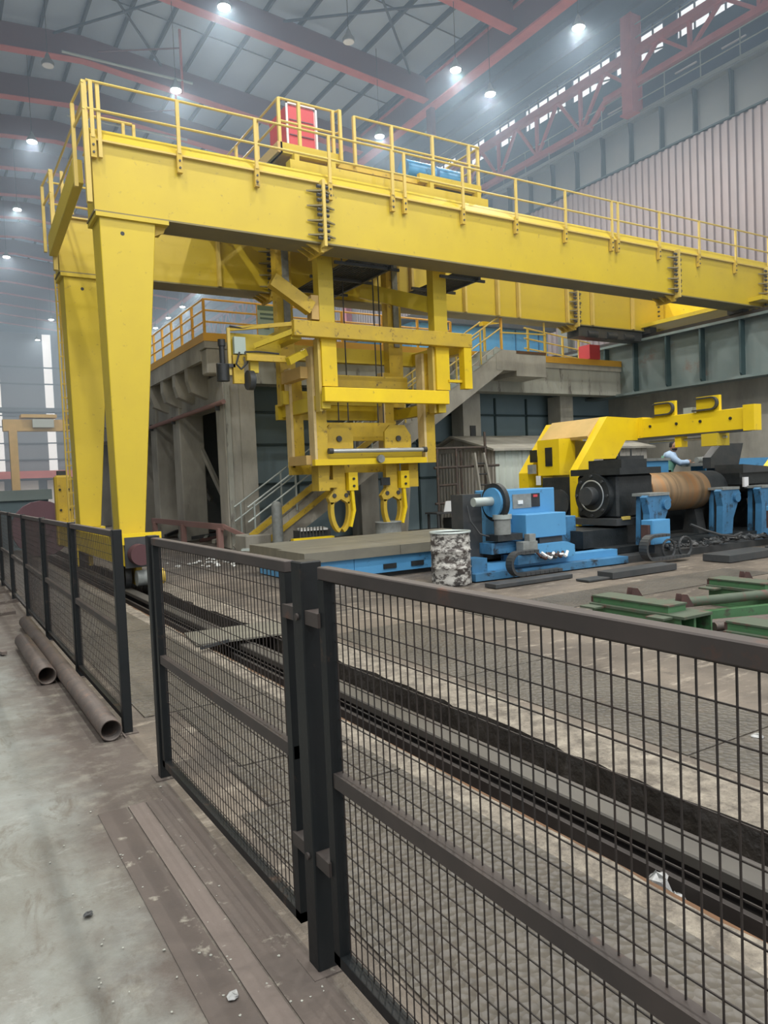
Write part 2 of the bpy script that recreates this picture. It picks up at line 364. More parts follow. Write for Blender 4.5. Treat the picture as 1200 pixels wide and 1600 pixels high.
# long flat strips along the fence foot
for x0, x1, mt, z in ((0.62, 0.755, 'brown_plate', 0.004), (0.765, 0.845, 'brown_light', 0.007), (0.855, 1.0, 'brown_plate', 0.004)):
    flpart(B(x0, x1, -2.0, 3.86, 0.0005, z), 'floor_strip', mt)
flpart(B(0.99, 1.0, 4.95, 9.6, 0.0005, 0.01), 'floor_strip', 'brown_light')
flpart(B(0.1, 0.14, 8.2, 15, 0.0005, 0.012), 'floor_strip', 'brown_light')

# ---- crane rail in the trench
cr = thing('crane_rail', 'long floor-level crane rail lying in the grimy trench behind the mesh fence', 'rail', (2.72, 6, -0.3))
B(2.55, 2.95, -4, 60, -0.30, -0.24).build('sole_plate', 'railsteel', cr)
B(2.57, 2.60, -4, 60, -0.24, -0.12).build('guard_angle', 'railsteel', cr)
B(2.70, 2.75, -4, 60, -0.24, -0.09).build('rail_web', 'railsteel', cr)
B(2.645, 2.80, -4, 60, -0.09, -0.03).build('rail_head', 'railtop', cr, 'pale worn top face of the crane rail', bevel=0.008)
B(2.855, 2.875, -4, 60, -0.24, -0.07).build('guard_angle', 'railsteel', cr)
B(2.31, 2.39, -4, 60, -0.28, -0.06).build('edge_angle', 'rust_orange', cr, 'orange-rusted edge angle along the near curb')
db = MB(); r2 = random.Random(5)
for _ in range(150):
    db.blob((r2.uniform(2.41, 2.55), r2.uniform(0.8, 13), -0.27), r2.uniform(0.015, 0.06), 6, 0.4)
for _ in range(120):
    db.blob((r2.uniform(2.89, 3.04), r2.uniform(0.8, 13), -0.22), r2.uniform(0.02, 0.06), 6, 0.4)
tag(db.build('rubble', 'stone', stuff=True), 'loose grey rubble lying in the rail trench', 'rubble')
tag(MB().blob((2.46, 2.0, -0.12), 0.055, 9, 0.45, 1.0).blob((2.48, 1.93, -0.15), 0.04, 8, 0.5, 0.7).build('crumpled_bag', 'foil'), 'crumpled white plastic bag beside the rail in the trench', 'bag')
cp = MB().prism([(2.2, 7.32), (3.25, 7.22), (3.3, 7.98), (2.28, 8.02)], 'z', 0.012, 0.03)
tag(cp.build('cover_plate', 'steel_plate'), 'flat steel cover plate laid across the rail trench', 'plate')
tag(MB().prism([(2.16, 7.05), (2.5, 7.2), (2.5, 7.22), (2.16, 7.08)], 'z', 0.03, 0.06).build('steel_strip', 'dark'), 'thin dark steel strip lying by the trench cover plate', 'strip')
for i, (x, y, r, mt, lb) in enumerate(((4.05, 2.55, 0.035, 'foil', 'small white scrap on the floor beyond the rail trench'), (4.1, 2.42, 0.03, 'grey', 'small grey scrap beside the white scrap beyond the trench'),
                                       (0.72, 2.20, 0.022, 'foil', 'small pale chip on the brown strip near the fence post'), (0.42, 2.95, 0.018, 'dark', 'small dark oily blot of scrap on the walkway'))):
    tag(MB().blob((x, y, 0.012), r, 7, 0.4, 0.3).build('scrap', mt), lb, 'scrap')

ch = MB()
for _ in range(90):
    u = r2.random(); ch.blob((r2.uniform(0.35, 1.0), 1.9+2.4*u*u, 0.006), r2.uniform(0.002, 0.006), 5, 0.4, 0.4)
tag(ch.build('pale_chips', 'concrete_pale', stuff=True), 'small pale chips scattered on the brown strips by the fence', 'chips')
ch = MB()
for _ in range(60): ch.blob((5.3+r2.gauss(0, .45), 15.2+r2.gauss(0, .5), 0.02), r2.uniform(0.02, 0.06), 6, 0.5, 0.4)
tag(ch.build('white_litter', 'white', stuff=True), 'scatter of white litter on the dark floor behind the left fence panel', 'litter')
# ---- roof
FR = [19.92, 25.24, 30.6, 34.33, 38.1, 41.85, 45.6, 49.35, 53.1, 56.85, 60.6, 64.35, 68.1, 71.85, 75.6, 79.3]
FR_ALL = [-8, -2.5, 3, 8.6, 14.3]+FR
RX, RZ, EX, EZ, LX, LZ = 6.0, 18.15, 18.25, 17.0, -11.0, 16.9
def rz(x): return RZ+(EZ-RZ)*(x-RX)/(EX-RX) if x > RX else RZ+(LZ-RZ)*(RX-x)/(RX-LX)
cl = sroot('ceiling', (0, 0, 0))
D = 0.95
for y in FR_ALL:
    MB().prism([(LX, LZ), (RX, RZ), (EX, EZ), (EX, EZ+D), (RX, RZ+D), (LX, LZ+D)], 'y', y-0.012, y+0.012).build('rafter_web', 'red_dull', cl)
    fl_ = MB()
    for (xa, xb) in ((LX, RX), (RX, EX)):
        fl_.prism([(xa, rz(xa)-0.03), (xb, rz(xb)-0.03), (xb, rz(xb)), (xa, rz(xa))], 'y', y-0.2, y+0.2)
    fl_.build('rafter_flange', 'red', cl, 'red bottom flange of the roof rafter')
x = LX+0.6; xs = []
while x < 26: xs.append(x); x += 1.36
def deckz(x): return (rz(x)+D) if x < EX else 19.05-(x-EX)*0.03
for x in xs:
    z = deckz(x)
    B(x-0.04, x+0.04, -10, 82, z, z+0.2).build('purlin', 'purlin', cl)
for i in range(len(xs)-1):
    a, b = xs[i], xs[i+1]
    for j, (y0, y1) in enumerate(zip(FR_ALL, FR_ALL[1:])):
        if j < 2: continue
        za, zb = deckz(a)+0.2, deckz(b)+0.2
        MB().add([(a, y0, za), (b, y0, zb), (b, y1, zb), (a, y1, za), (a, y0, za+.03), (b, y0, zb+.03), (b, y1, zb+.03), (a, y1, za+.03)],
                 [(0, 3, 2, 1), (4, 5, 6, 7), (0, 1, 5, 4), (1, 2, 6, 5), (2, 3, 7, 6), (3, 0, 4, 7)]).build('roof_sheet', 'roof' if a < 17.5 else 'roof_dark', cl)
# thin sag rods and cross bracing under the deck
br = MB()
for y0, y1 in zip(FR_ALL[4:], FR_ALL[5:]):
    ym = (y0+y1)/2
    for a, b in zip(xs, xs[1:]):
        if b < EX: br.bar((a, ym, deckz(a)+0.08), (b, ym, deckz(b)+0.08), 0.035, 0.035)
br.build('sag_rods', 'purlin', cl, stuff=True)
for (ya, yb, xa, xb) in ((14.3, 19.92, 10.5, 16.0), (19.92, 25.24, 12, 17.5), (25.24, 30.6, 5, 9)):
    MB().bar((xa, ya, deckz(xa)-0.1), (xb, yb, deckz(xb)-0.1), 0.07, 0.07).build('brace', 'purlin', cl)
    MB().bar((xb, ya, deckz(xb)-0.1), (xa, yb, deckz(xa)-0.1), 0.07, 0.07).build('brace', 'purlin', cl)
# long red girder under the eave line, along the hall
eg = thing('roof_girder', 'long red girder running down the hall under the rafter ends', 'girder', (18.4, 20, 16.7))
B(18.36, 18.44, -8, 80, 16.75, 17.8).build('web', 'red_dull', eg)
B(18.2, 18.62, -8, 80, 16.68, 16.75).build('bottom_flange', 'red', eg)
B(18.25, 18.55, -8, 80, 17.8, 17.86).build('top_flange', 'red', eg)
for y in (25.0, 36.5, 48):
    B(18.3, 18.5, y, y+0.35, 15.6, 16.7).build('hanger', 'red_dull', eg)
# braced monitor strut on the left (pale pipe with hangers)
for k, (y, z, xa, xb) in enumerate(((28.0, 16.9, 4.8, 9.4), (32.4, 16.8, 5.6, 10.5))):
    t = thing('pipe_strut', ('pale pipe strut with red hangers under the roof, nearer the camera', 'pale pipe strut under the roof, second from the camera')[k], 'pipe', ((xa+xb)/2, y, z))
    MB().cyl((xa, y, z), (xb, y, z), 0.05, 8).build('pipe', 'zinc', t)
    MB().cyl((xb-0.4, y, z-0.5), (xb-0.4, y, deckz(xb)), 0.05, 6).build('hanger', 'red', t)
    MB().cyl((xa+1.2, y, z+.3), (xb-0.4, y, z+1.2), 0.03, 6).build('brace', 'red_dull', t)

# ---- far end wall with tall daylight strips
wf = sroot('wall_far', (0, 80.5, 0))
strips = [(1.0, 1.5), (5.2, 6.45), (10.35, 11.15), (14.6, 15.9), (19.5, 20.8)]
prev = -11
for a, b in strips+[(27, 27)]:
    B(prev, a, 80.4, 80.6, 0, 17.4).build('wall_sheet', 'clad_far', wf); prev = b
    if b < 27:
        B(a, b, 80.4, 80.6, 0, 3.4).build('wall_sheet', 'clad_far', wf)
B(-11, 27, 80.3, 80.6, 17.4, 20.5).build('wall_sheet', 'roof_dark', wf)
for z in (5.0, 6.6, 8.2, 9.3, 9.6, 12.4, 14.0): B(-11, 27, 80.2, 80.35, z, z+0.12).build('wall_rail', 'purlin', wf)
B(-11, 27, 79.9, 80.3, 9.7, 10.1).build('wall_rail', 'purlin', wf)
B(-4, 14, 78.6, 80.0, 3.2, 3.9).build('canopy', 'red', wf, 'red canopy beam low on the far end wall')
for x in (-2, 1, 4, 7, 10): B(x, x+2.2, 79.9, 80.1, 0.4, 3.0).build('doorway', 'lens_off', wf)
# left wall (out of the frame, closes the hall)
wl = B(-11.3, -11, -10, 82, 0, 18).build('wall_left', 'clad_far'); struct(wl)
# right wall: lower concrete, upper cladding in ribbed sheets
wr = sroot('wall_right', (22, 20, 0))
B(22.0, 22.4, 1, 21.2, 0, 4.3).build('wall_panel', 'concrete', wr)
B(24.6, 24.9, -10, 80.3, 4.3, 13.4).build('wall_backing', 'wallgrey', wr)
B(26.3, 26.6, -10, 80, 4.3, 18.0).build('wall_backing', 'roof_dark', wr)
def sheet_mesh():
    m = MB(); pts = []
    p = 0.30
    for i in range(4):
        a = i*p
        pts += [(a, 0.0), (a+0.10, 0.0), (a+0.13, 0.07), (a+0.25, 0.07), (a+0.28, 0.0)]
    pts.append((1.2, 0.0))
    n = len(pts)
    vs = [(-h, u, z) for z in (0, 8.2) for u, h in pts]
    vs = [(-h, u, z) for z in (0, 8.2) for u, h in pts]
    m.add(vs, [(i, i+1, n+i+1, n+i) for i in range(n-1)])
    return m
sm = sheet_mesh()
first = None
for k in range(42):
    y = 1.2+k*1.2
    if first is None:
        mm = MB(); mm.add([(24.05+a, y+b, 5.2+c) for a, b, c in sm.v], sm.f); first = mm.build('cladding_sheet', 'clad', wr)
    else:
        c = first.copy(); COL.objects.link(c); c.location = (0, k*1.2, 0)
B(23.9, 24.2, 0, 51.6, 13.40, 13.46).build('capping', 'girder_dark', wr)
# clerestory opening above the upper truss: posts and rails with daylight between
B(25.2, 25.3, -10, 80, 18.84, 19.2).build('clerestory_sill', 'roof_dark', wr)
cw = MB()
y = 12
seg = [(12.5, 14.8), (15.2, 18.3), (18.9, 21.2), (21.5, 23.6), (24.0, 26.6), (27.3, 28.8), (29.6, 30.8), (32, 34)]
prev = -10
for a, b in seg+[(80, 80)]:
    B(24.9, 25.0, prev, a, 17.65, 18.82).build('clerestory_panel', 'roof_dark', wr); prev = b
for a, b in seg:
    yy = a+0.45
    while yy < b-0.1:
        cw.box(24.9, 24.96, yy, yy+0.05, 17.65, 18.82); yy += 0.62
    cw.bar((24.93, a, 17.7), (24.93, b, 18.3), 0.04, 0.05); cw.box(24.9, 24.96, a, b, 18.08, 18.13)
cw.build('clerestory_bars', 'dark', wr, stuff=True)
# daylight panel behind the clerestory is the open sky; wall above and below it
B(24.9, 25.0, -10, 80, 13.4, 17.65).build('wall_backing', 'roof_dark', wr)

# ---- upper crane runway (pale grey plate girder with walkway)
ur = thing('runway_girder', 'pale grey upper crane runway girder with walkway above the ribbed cladding', 'girder', (24.3, 25, 13.46))
B(24.3, 24.34, 2, 60, 13.46, 15.1).build('web', 'girder_up', ur)
B(24.0, 24.7, 2, 60, 15.1, 15.18).build('top_flange', 'girder_up', ur)
for k in range(26):
    y = 12.8+k*1.42
    MB().prism([(24.3, 13.46), (24.3, 15.1), (24.04, 15.1), (24.1, 14.6), (24.04, 13.46)], 'y', y, y+0.05).build('stiffener', 'girder_dark', ur)
for z in (15.7, 16.2): MB().cyl((24.0, 2, z), (24.0, 60, z), 0.022, 6).build('handrail', 'zinc', ur)
for k in range(26):
    MB().cyl((24.0, 12.2+1.5*k, 15.15), (24.0, 12.2+1.5*k, 16.2), 0.022, 6).build('rail_post', 'zinc', ur)
B(23.98, 24.0, 2, 60, 15.18, 15.3).build('toe_board', 'zinc', ur)
# ---- red roof truss
tr = thing('roof_truss', 'long red truss with zigzag members above the upper runway walkway', 'truss', (24.0, 25, 15.6))
B(23.85, 24.15, 2, 76, 17.40, 17.68).build('top_chord', 'red', tr)
B(23.88, 24.12, 21.8, 76, 15.58, 15.80).build('bottom_chord', 'red', tr)
MB().bar((24, 21.8, 15.69), (24, 21.0, 16.35), 0.16, 0.18).build('bottom_chord', 'red', tr)
B(23.88, 24.12, 2, 21.0, 16.28, 16.50).build('bottom_chord', 'red', tr)
y = 8.0; k = 0
while y < 70:
    zb = 16.4 if y < 21 else 15.7
    MB().bar((24, y, 17.5), (24, y+1.3, zb), 0.12, 0.12).build('diagonal', 'red', tr)
    MB().bar((24, y+1.3, zb), (24, y+2.6, 17.5), 0.12, 0.12).build('diagonal', 'red', tr)
    MB().bar((24, y+1.3, zb), (24, y+1.3, 17.5), 0.13, 0.13).build('vertical', 'red', tr)
    y += 2.6
for z in (18.0, 18.5): MB().cyl((23.9, 2, z), (23.9, 60, z), 0.02, 5).build('cable', 'zinc', tr)
for (y, lb) in ((19.4, 'red column standing on the upper runway girder'), (33.0, 'red column on the upper runway girder, farther down the hall')):
    t = thing('steel_column', lb, 'column', (23.85, y, 15.2))
    B(23.62, 23.68, y-0.05, y+0.45, 15.2, 18.9).build('flange', 'red', t); B(24.15, 24.21, y-0.05, y+0.45, 15.2, 18.9).build('flange', 'red', t)
    B(23.68, 24.15, y-0.03, y+0.0, 15.2, 18.9).build('web', 'red', t); B(23.68, 24.15, y+0.38, y+0.41, 15.2, 18.9).build('web', 'red', t)
    B(23.55, 24.1, y-0.1, y+0.5, 15.19, 15.25).build('base_plate', 'red', t)
for y, lb in ((42.3, 'red column against the ribbed cladding seen through the crane hoist, left one'), (37.4, 'red column against the ribbed cladding seen through the crane hoist, middle one'), (31.3, 'red column against the ribbed cladding, right of the hoist')):
    t = thing('steel_column', lb, 'column', (23.8, y, 0))
    B(23.6, 23.63, y, y+0.5, 0, 13.4).build('flange', 'red_box', t); B(23.97, 24.0, y, y+0.5, 0, 13.4).build('flange', 'red_box', t); B(23.63, 23.97, y+.23, y+.26, 0, 13.4).build('web', 'red_box', t)
for k, (y, z) in enumerate(((15.3, 16.15), (17.2, 16.2), (20.4, 16.1))):
    tag(MB().bar((24.5, y, z), (24.5, y+0.9, z), 0.06, 0.05).build('tube_light', M['lens_off']), ('thin white tube light under the red truss, nearest the camera', 'thin white tube light under the red truss, second along', 'thin white tube light under the red truss beside the red column')[k], 'light')

# ---- lower crane runway
lr = thing('runway_girder', 'dark grey-green lower crane runway girder carrying the yellow gantry', 'girder', (21, 14, 4.2))
B(21.0, 21.04, 1, 21.4, 4.26, 5.92).build('web', 'girder', lr)
B(20.75, 21.3, 1, 21.5, 5.92, 6.0).build('top_flange', 'girder', lr)
B(20.75, 21.3, 1, 21.5, 4.18, 4.26).build('bottom_flange', 'girder', lr)
B(20.93, 21.08, 1, 21.3, 6.0, 6.14).build('rail', 'railsteel', lr, 'dark crane rail on top of the runway girder')
for y in (10.5, 11.95, 13.34, 14.68, 15.95, 17.25, 18.52, 19.69, 20.2, 20.9):
    MB().prism([(21.0, 4.26), (21.0, 5.92), (20.78, 5.92), (20.78, 4.35), (20.84, 4.26)], 'y', y, y+0.06).build('stiffener', 'girder_dark', lr)
for y in (20.0, 20.5): B(20.86, 21.0, y, y+0.25, 4.27, 4.55).build('bracket', 'girder_dark', lr)
t = thing('concrete_column', 'short concrete column under the end of the lower runway girder', 'column', (21, 20.3, 0))
B(20.75, 21.35, 19.9, 20.7, 0, 4.17).build('shaft', 'concrete_pale', t); B(20.7, 21.4, 19.85, 20.75, 4.1, 4.18).build('bearing_plate', 'girder_dark', t)
t = thing('steel_column', 'grey steel column rising behind the end of the lower runway girder', 'column', (21.6, 21.2, 0))
B(21.5, 21.54, 21.0, 21.5, 0, 8.2).build('flange', 'wallgrey', t); B(21.86, 21.9, 21.0, 21.5, 0, 8.2).build('flange', 'wallgrey', t); B(21.54, 21.86, 21.2, 21.26, 0, 8.2).build('web', 'wallgrey', t)

# ================================================================== CONCRETE PLATFORM BUILDING
pb = thing('concrete_platform', 'raised concrete platform on columns behind the crane with dark wall under it', 'platform', (6, 18, 0))
B(6.0, 22.0, 18.0, 40, 5.05, 5.32).build('slab', 'concrete', pb)
B(6.0, 22.0, 17.98, 18.0, 5.22, 5.42).build('kick_plate', 'orange', pb, 'orange-yellow kick strip along the platform front edge')
B(5.98, 6.0, 18.0, 40, 5.22, 5.42).build('kick_plate', 'orange', pb, 'orange-yellow kick strip along the platform side edge')
B(7.2, 22.0, 18.05, 18.6, 4.22, 5.05).build('front_beam', 'concrete_pale', pb)
B(6.55, 7.1, 18.6, 40, 3.75, 4.5).build('side_beam', 'concrete', pb)
B(6.0, 6.12, 18.4, 40, 4.78, 5.05).build('edge_beam', 'concrete', pb)
B(6.05, 7.25, 18.02, 18.45, 4.42, 5.05).build('corner_block', 'concrete', pb, bevel=0.03)
for y in (19.55, 20.75, 22.0, 23.4, 26, 28.5, 31):
    MB().prism([(6.02, 5.05), (6.02, 4.45), (6.1, 4.15), (6.6, 3.95), (6.6, 5.05)], 'y', y, y+0.28).build('corbel', 'concrete', pb)
for (y0, y1) in ((18.1, 18.75), (22.05, 22.75), (24.7, 25.4), (28.2, 28.9), (31.8, 32.5), (36, 36.7)):
    B(6.45, 7.2, y0, y1, 0, 4.5).build('column', 'concrete', pb, bevel=0.03)
B(6.85, 7.25, 18.04, 18.1, 0, 4.22).build('column_rib', 'concrete', pb); B(6.47, 6.6, 18.04, 18.1, 0, 4.22).build('column_rib', 'concrete_pale', pb)
B(14.4, 15.1, 18.6, 19.2, 0, 4.22).build('column', 'concrete', pb); B(14.65, 14.85, 18.55, 18.6, 0.8, 3.2).build('column_slot', 'dark', pb)
B(10.6, 11.2, 18.6, 19.2, 0, 4.22).build('column', 'concrete', pb)
B(18.6, 19.2, 18.6, 19.2, 0, 4.22).build('column', 'concrete', pb)
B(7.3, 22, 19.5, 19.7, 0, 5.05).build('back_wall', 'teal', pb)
for z in (1.6, 2.7, 3.6): B(7.3, 22, 19.44, 19.5, z, z+0.06).build('wall_rail', 'girder_dark', pb)
for x in (9, 11.5, 13.2, 16.4, 17.8): B(x, x+0.06, 19.44, 19.5, 0, 4.2).build('wall_rail', 'girder_dark', pb)
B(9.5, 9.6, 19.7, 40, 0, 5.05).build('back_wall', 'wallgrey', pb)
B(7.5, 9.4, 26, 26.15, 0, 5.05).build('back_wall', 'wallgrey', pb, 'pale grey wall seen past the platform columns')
for (a, b) in (((7.0, 22.8, 3.6), (7.3, 21.0, 1.4)), ((7.0, 25.4, 3.6), (7.6, 22.9, 1.2))):
    MB().bar(a, b, 0.1, 0.14).build('diagonal_brace', 'concrete', pb)
def handrail_run(name, label, pts, posts, mt, h=1.0, mid=(0.5,), r=0.03, root=None, cat='handrail'):
    t = root or thing(name, label, cat, pts[0])
    for a, b in zip(pts, pts[1:]):
        for hh in (h,)+tuple(mid):
            MB().cyl((a[0], a[1], a[2]+hh), (b[0], b[1], b[2]+hh), r*0.85, 6).build('rail', mt, t)
    for p in posts: MB().bar((p[0], p[1], p[2]), (p[0], p[1], p[2]+h), r*1.9, r*1.9).build('post', mt, t)
    return t
handrail_run('handrail', 'orange-yellow handrail along the side edge of the concrete platform', [(6.03, 18.03, 5.4), (6.03, 40, 5.4)],
             [(6.03, 18.03+0.95*k, 5.4) for k in range(22)], 'orange', 0.85, (0.3, 0.58))
handrail_run('handrail', 'orange-yellow handrail along the front edge of the concrete platform', [(6.06, 18.03, 5.4), (13.6, 18.03, 5.4)],
             [(7.45, 18.03, 5.4), (8.2, 18.03, 5.4), (9.9, 18.03, 5.4), (11.2, 18.03, 5.4), (12.4, 18.03, 5.4), (13.6, 18.03, 5.4)], 'orange', 0.85, (0.3, 0.58))
handrail_run('handrail', 'pale yellow handrail on the platform right of the stairs', [(16.6, 18.1, 5.35), (21.0, 19.4, 5.35)],
             [(16.8, 18.15, 5.35), (17.9, 18.5, 5.35), (19.0, 18.8, 5.35), (20.1, 19.1, 5.35)], 'yellow_pale', 0.95, (0.3, 0.62))
s = thing('notice_board', 'pale blue notice board hung on the platform handrail', 'sign', (8.0, 17.95, 5.5))
B(7.42, 8.12, 17.94, 17.97, 5.42, 6.2).build('board', 'sign', s); B(7.42, 8.12, 17.93, 17.94, 6.08, 6.2).build('header', 'signtext', s)
for (xa, xb, z) in ((7.48, 7.85, 5.96), (7.48, 7.98, 5.85), (7.58, 7.72, 5.6)): B(xa, xb, 17.932, 17.94, z, z+0.05).build('print', 'signtext', s)
# blue cabin on the platform
bc = thing('cabin', 'blue cabin with dark pitched roof on the platform behind the stair head', 'cabin', (18, 22, 5.32))
B(14.9, 21.4, 22, 26, 5.33, 7.2).build('wall', 'blue', bc)
for x in (16.5, 18.1, 19.7, 20.9): B(x, x+0.04, 21.96, 22.0, 5.33, 7.2).build('seam', 'blue_dirty', bc)
MB().prism([(14.2, 7.15), (16.8, 8.1), (21.6, 7.5), (21.6, 7.2)], 'y', 21.7, 26.2).build('roof', 'dark', bc)
B(19.4, 20.0, 21.95, 22, 5.6, 6.3).build('window', 'glass_dark', bc)
t = thing('crane_hook', 'small bright yellow bracket above the stair head', 'bracket', (16.0, 18.3, 6.5))
MB().bar((15.0, 18.3, 6.35), (16.6, 18.5, 6.65), 0.16, 0.12).build('arm', 'yellow_bright', t); B(15.08, 15.14, 18.25, 18.31, 5.4, 6.35).build('post', 'yellow_pale', t)

# ---- stairs
st = thing('staircase', 'steel and concrete staircase climbing from floor up to the platform', 'stairs', (6.6, 17, 0))
SX0, SX1, SZ1 = 6.5, 14.6, 5.3
sl = SZ1/(SX1-SX0); YA, YB = 16.95, 17.85
for yy in (YA, YB-0.06):
    MB().prism([(SX0, 0.0), (SX0+0.75, 0.0), (SX1+0.1, SZ1-0.6), (SX1+0.1, SZ1), (SX1-0.15, SZ1+0.08), (SX0-0.1, 0.12)], 'y', yy, yy+0.06).build('stringer', 'concrete' if yy == YA else 'concrete', st)
MB().prism([(SX0+0.4, 0.0), (SX0+0.75, 0.0), (SX1, SZ1-0.62), (SX1, SZ1-0.4)], 'y', YA+0.06, YB-0.06).build('soffit', 'concrete', st)
ns = 30
for k in range(ns):
    x = SX0+(k+0.5)*(SX1-SX0)/ns; z = (k+1)*SZ1/ns
    MB().prism([(x-0.14, z-0.17), (x+0.16, z-0.0), (x-0.14, z)], 'y', YA-0.02, YB).build('step', 'zinc' if k > 20 else 'concrete', st)
MB().prism([(SX0, 0.28), (SX0+4.3, 0.28+4.3*sl), (SX0+4.3, 0.45+4.3*sl), (SX0, 0.45)], 'y', YA-0.06, YA-0.02).build('side_strip', 'yellow_dirty', st, 'faded yellow strip along the lower stair side')
MB().prism([(SX0+0.3, 0.05), (SX0+4.6, 0.05+4.3*sl), (SX0+4.6, 0.2+4.3*sl), (SX0+0.3, 0.2)], 'y', YA-0.06, YA-0.02).build('side_strip', 'yellow_dirty', st)
B(15.2, 16.4, 16.95, 18.0, 4.55, 5.3).build('landing', 'concrete', st); B(14.42, 15.2, 16.94, 18.0, 4.7, 5.3).build('landing', 'concrete', st)
B(15.2, 16.4, 16.93, 16.95, 5.22, 5.3).build('landing_edge', 'rust_orange', st)
for yy, lb in ((YA-0.02, 0), (YB, 0)):
    hx = [(SX0, 0.1), (SX0+4.5, 0.1+4.5*sl), (SX1, SZ1)]
    mt = ('zinc', 'yellow_pale')
    for i, (a, b) in enumerate(zip(hx, hx[1:])):
        for hh in (0.98, 0.62): MB().cyl((a[0], yy, a[1]+hh), (b[0], yy, b[1]+hh), 0.024, 6).build('rail', mt[i], st)
        n = 4
        for k in range(n):
            x = a[0]+(b[0]-a[0])*(k+0.15)/n; z = a[1]+(b[1]-a[1])*(k+0.15)/n
            B(x-0.02, x+0.02, yy-0.02, yy+0.02, z, z+0.98).build('post', mt[i], st)
MB().cyl((SX1, YA, SZ1+0.98), (16.4, YA, SZ1+1.0), 0.024, 6).build('rail', 'yellow_pale', st); MB().cyl((SX1, YA, SZ1+0.5), (16.4, YA, SZ1+0.55), 0.024, 6).build('rail', 'yellow_pale', st)
B(16.36, 16.4, YA, YA+0.04, 5.3, 6.3).build('post', 'yellow_pale', st)
B(14.62, 14.68, YA-0.02, YA+0.04, 5.3, 6.35).build('post', 'orange', st)
t = thing('long_pipe', 'faded red horizontal pipe fixed across the platform columns', 'pipe', (6.35, 20, 3.55)); MB().cyl((6.38, 17.9, 3.72), (6.38, 30, 3.62), 0.06, 10).build('pipe', 'rose', t)
for y in (18.4, 22.4, 25.0): B(6.34, 6.46, y, y+0.05, 3.55, 3.75).build('clip', 'dark', t)
t = thing('barrier_rail', 'low faded red barrier rail in front of the platform columns', 'rail', (6.3, 20, 0))
B(6.27, 6.33, 18.1, 25.2, 0.5, 0.66).build('rail', 'rose', t)
for y in (18.3, 21.5, 24.7): B(6.2, 6.34, y, y+0.14, 0, 0.55).build('post', 'rose', t)
MB().bar((6.3, 18.1, 0.6), (6.75, 16.9, 0.2), 0.06, 0.1).build('sloped_rail', 'rose', t)
t = thing('scrap_heap', 'jumble of dark pipes and blocks on the ground below the barrier rail', 'scrap', (6.5, 22, 0))
for k in range(9):
    y = 19.3+k*0.7; MB().bar((6.4+0.5*random.random(), y, 0.1), (7.1+random.random(), y+random.uniform(-1, 1), 0.12+0.25*random.random()), 0.1, 0.1).build('pipe', random.choice(['dark', 'zinc', 'concrete', 'rust']), t)
tag(B(6.35, 7.0, 16.75, 17.5, 0.0, 0.42).build('concrete_block', 'concrete', bevel=0.03), 'stained concrete block at the foot of the stairs', 'block')

# ================================================================== HIGH-BAY LAMPS
def lamp(x, y, z=15.0, on=True, label=None, group=None, vis=True):
    t = thing('high_bay_lamp', label or 'round high-bay lamp glowing in the far rows under the roof', 'lamp', (x, y, z), group)
    top = deckz(x)+0.19
    MB().cyl((x, y, z+0.4), (x, y, top), 0.012, 5).build('rod', 'dark', t)
    MB().lathe((x, y, z), (0, 0, 1), [(0.02, 0.18), (0.1, 0.19), (0.22, 0.10), (0.36, 0.05), (0.44, 0.0)], 14).build('housing', 'grey', t)
    MB().cyl((x, y, z), (x, y, z+0.02), 0.17, 14).build('lens', 'lens' if on else 'lens_off', t)
    if on:
        ld = bpy.data.lights.new('lamp_light', 'AREA'); ld.shape = 'DISK'; ld.size = 0.4; ld.energy = LAMP_W; ld.color = (1.0, 0.98, 0.93)
        lo = bpy.data.objects.new('lamp_light', ld); COL.objects.link(lo); lo.parent = t; lo.location = (0, 0, -0.03)
near = {(7.83, 20.29): 'glowing high-bay lamp at the top edge, above the left of the trolley', (7.88, 25.23): 'glowing high-bay lamp behind the left handrail of the near girder',
        (4.11, 31.29): 'glowing high-bay lamp left of the girder end, highest of the left row', (4.3, 38.97): 'glowing high-bay lamp second down the left row',
        (15.62, 19.88): 'glowing high-bay lamp left of the long red girder, nearer one', (15.81, 25.06): 'glowing high-bay lamp behind the trolley handrail',
        (17.66, 20.57): 'glowing high-bay lamp beside the long red girder, right of its neighbour', (17.55, 16.3): 'glowing high-bay lamp at upper right beside the red column',
        (4.47, 46.9): 'glowing high-bay lamp third down the left row'}
for (x, y), lb in near.items(): lamp(x, y, label=lb)
G = 'lamps in the far rows'
FL = [(8.68, 54.46, 'glowing lamp beside the top of the far leg ladder, nearer of two'), (8.79, 62.43, 'glowing lamp beside the far leg ladder, lower of two'),
      (16.61, 50.53, 'glowing lamp above the platform side handrail, highest of its row'), (16.77, 54.87, 'glowing lamp above the platform side handrail, second from the top'),
      (16.78, 58.73, 'glowing lamp above the platform side handrail, third from the top'), (16.84, 62.81, 'glowing lamp above the platform side handrail, fourth from the top'),
      (16.9, 67, 'glowing lamp above the platform side handrail, lowest of its row'), (8.8, 71, 'glowing lamp lowest left of the yellow legs, near the far wall'),
      (3.9, 57, 'glowing lamp at the left edge, fourth of its row'), (3.9, 68, 'glowing lamp at the left edge, last of its row')]
for x, y, lb in FL: lamp(x, y, label=lb)
lamp(11.72, 20.12, on=False, label='unlit white high-bay lamp hanging above the trolley'); lamp(3.95, 25.55, on=False, label='unlit white high-bay lamp at the upper left corner')
for x in (-6, 1, 8, 15.7):  # unseen lamps added to light the foreground and the camera-facing sides
    for y in (-9, -3, 3.5, 10): lamp(x, y, group='added fill lamps above and behind the viewer', label='unseen high-bay fill lamp added overhead behind the camera')
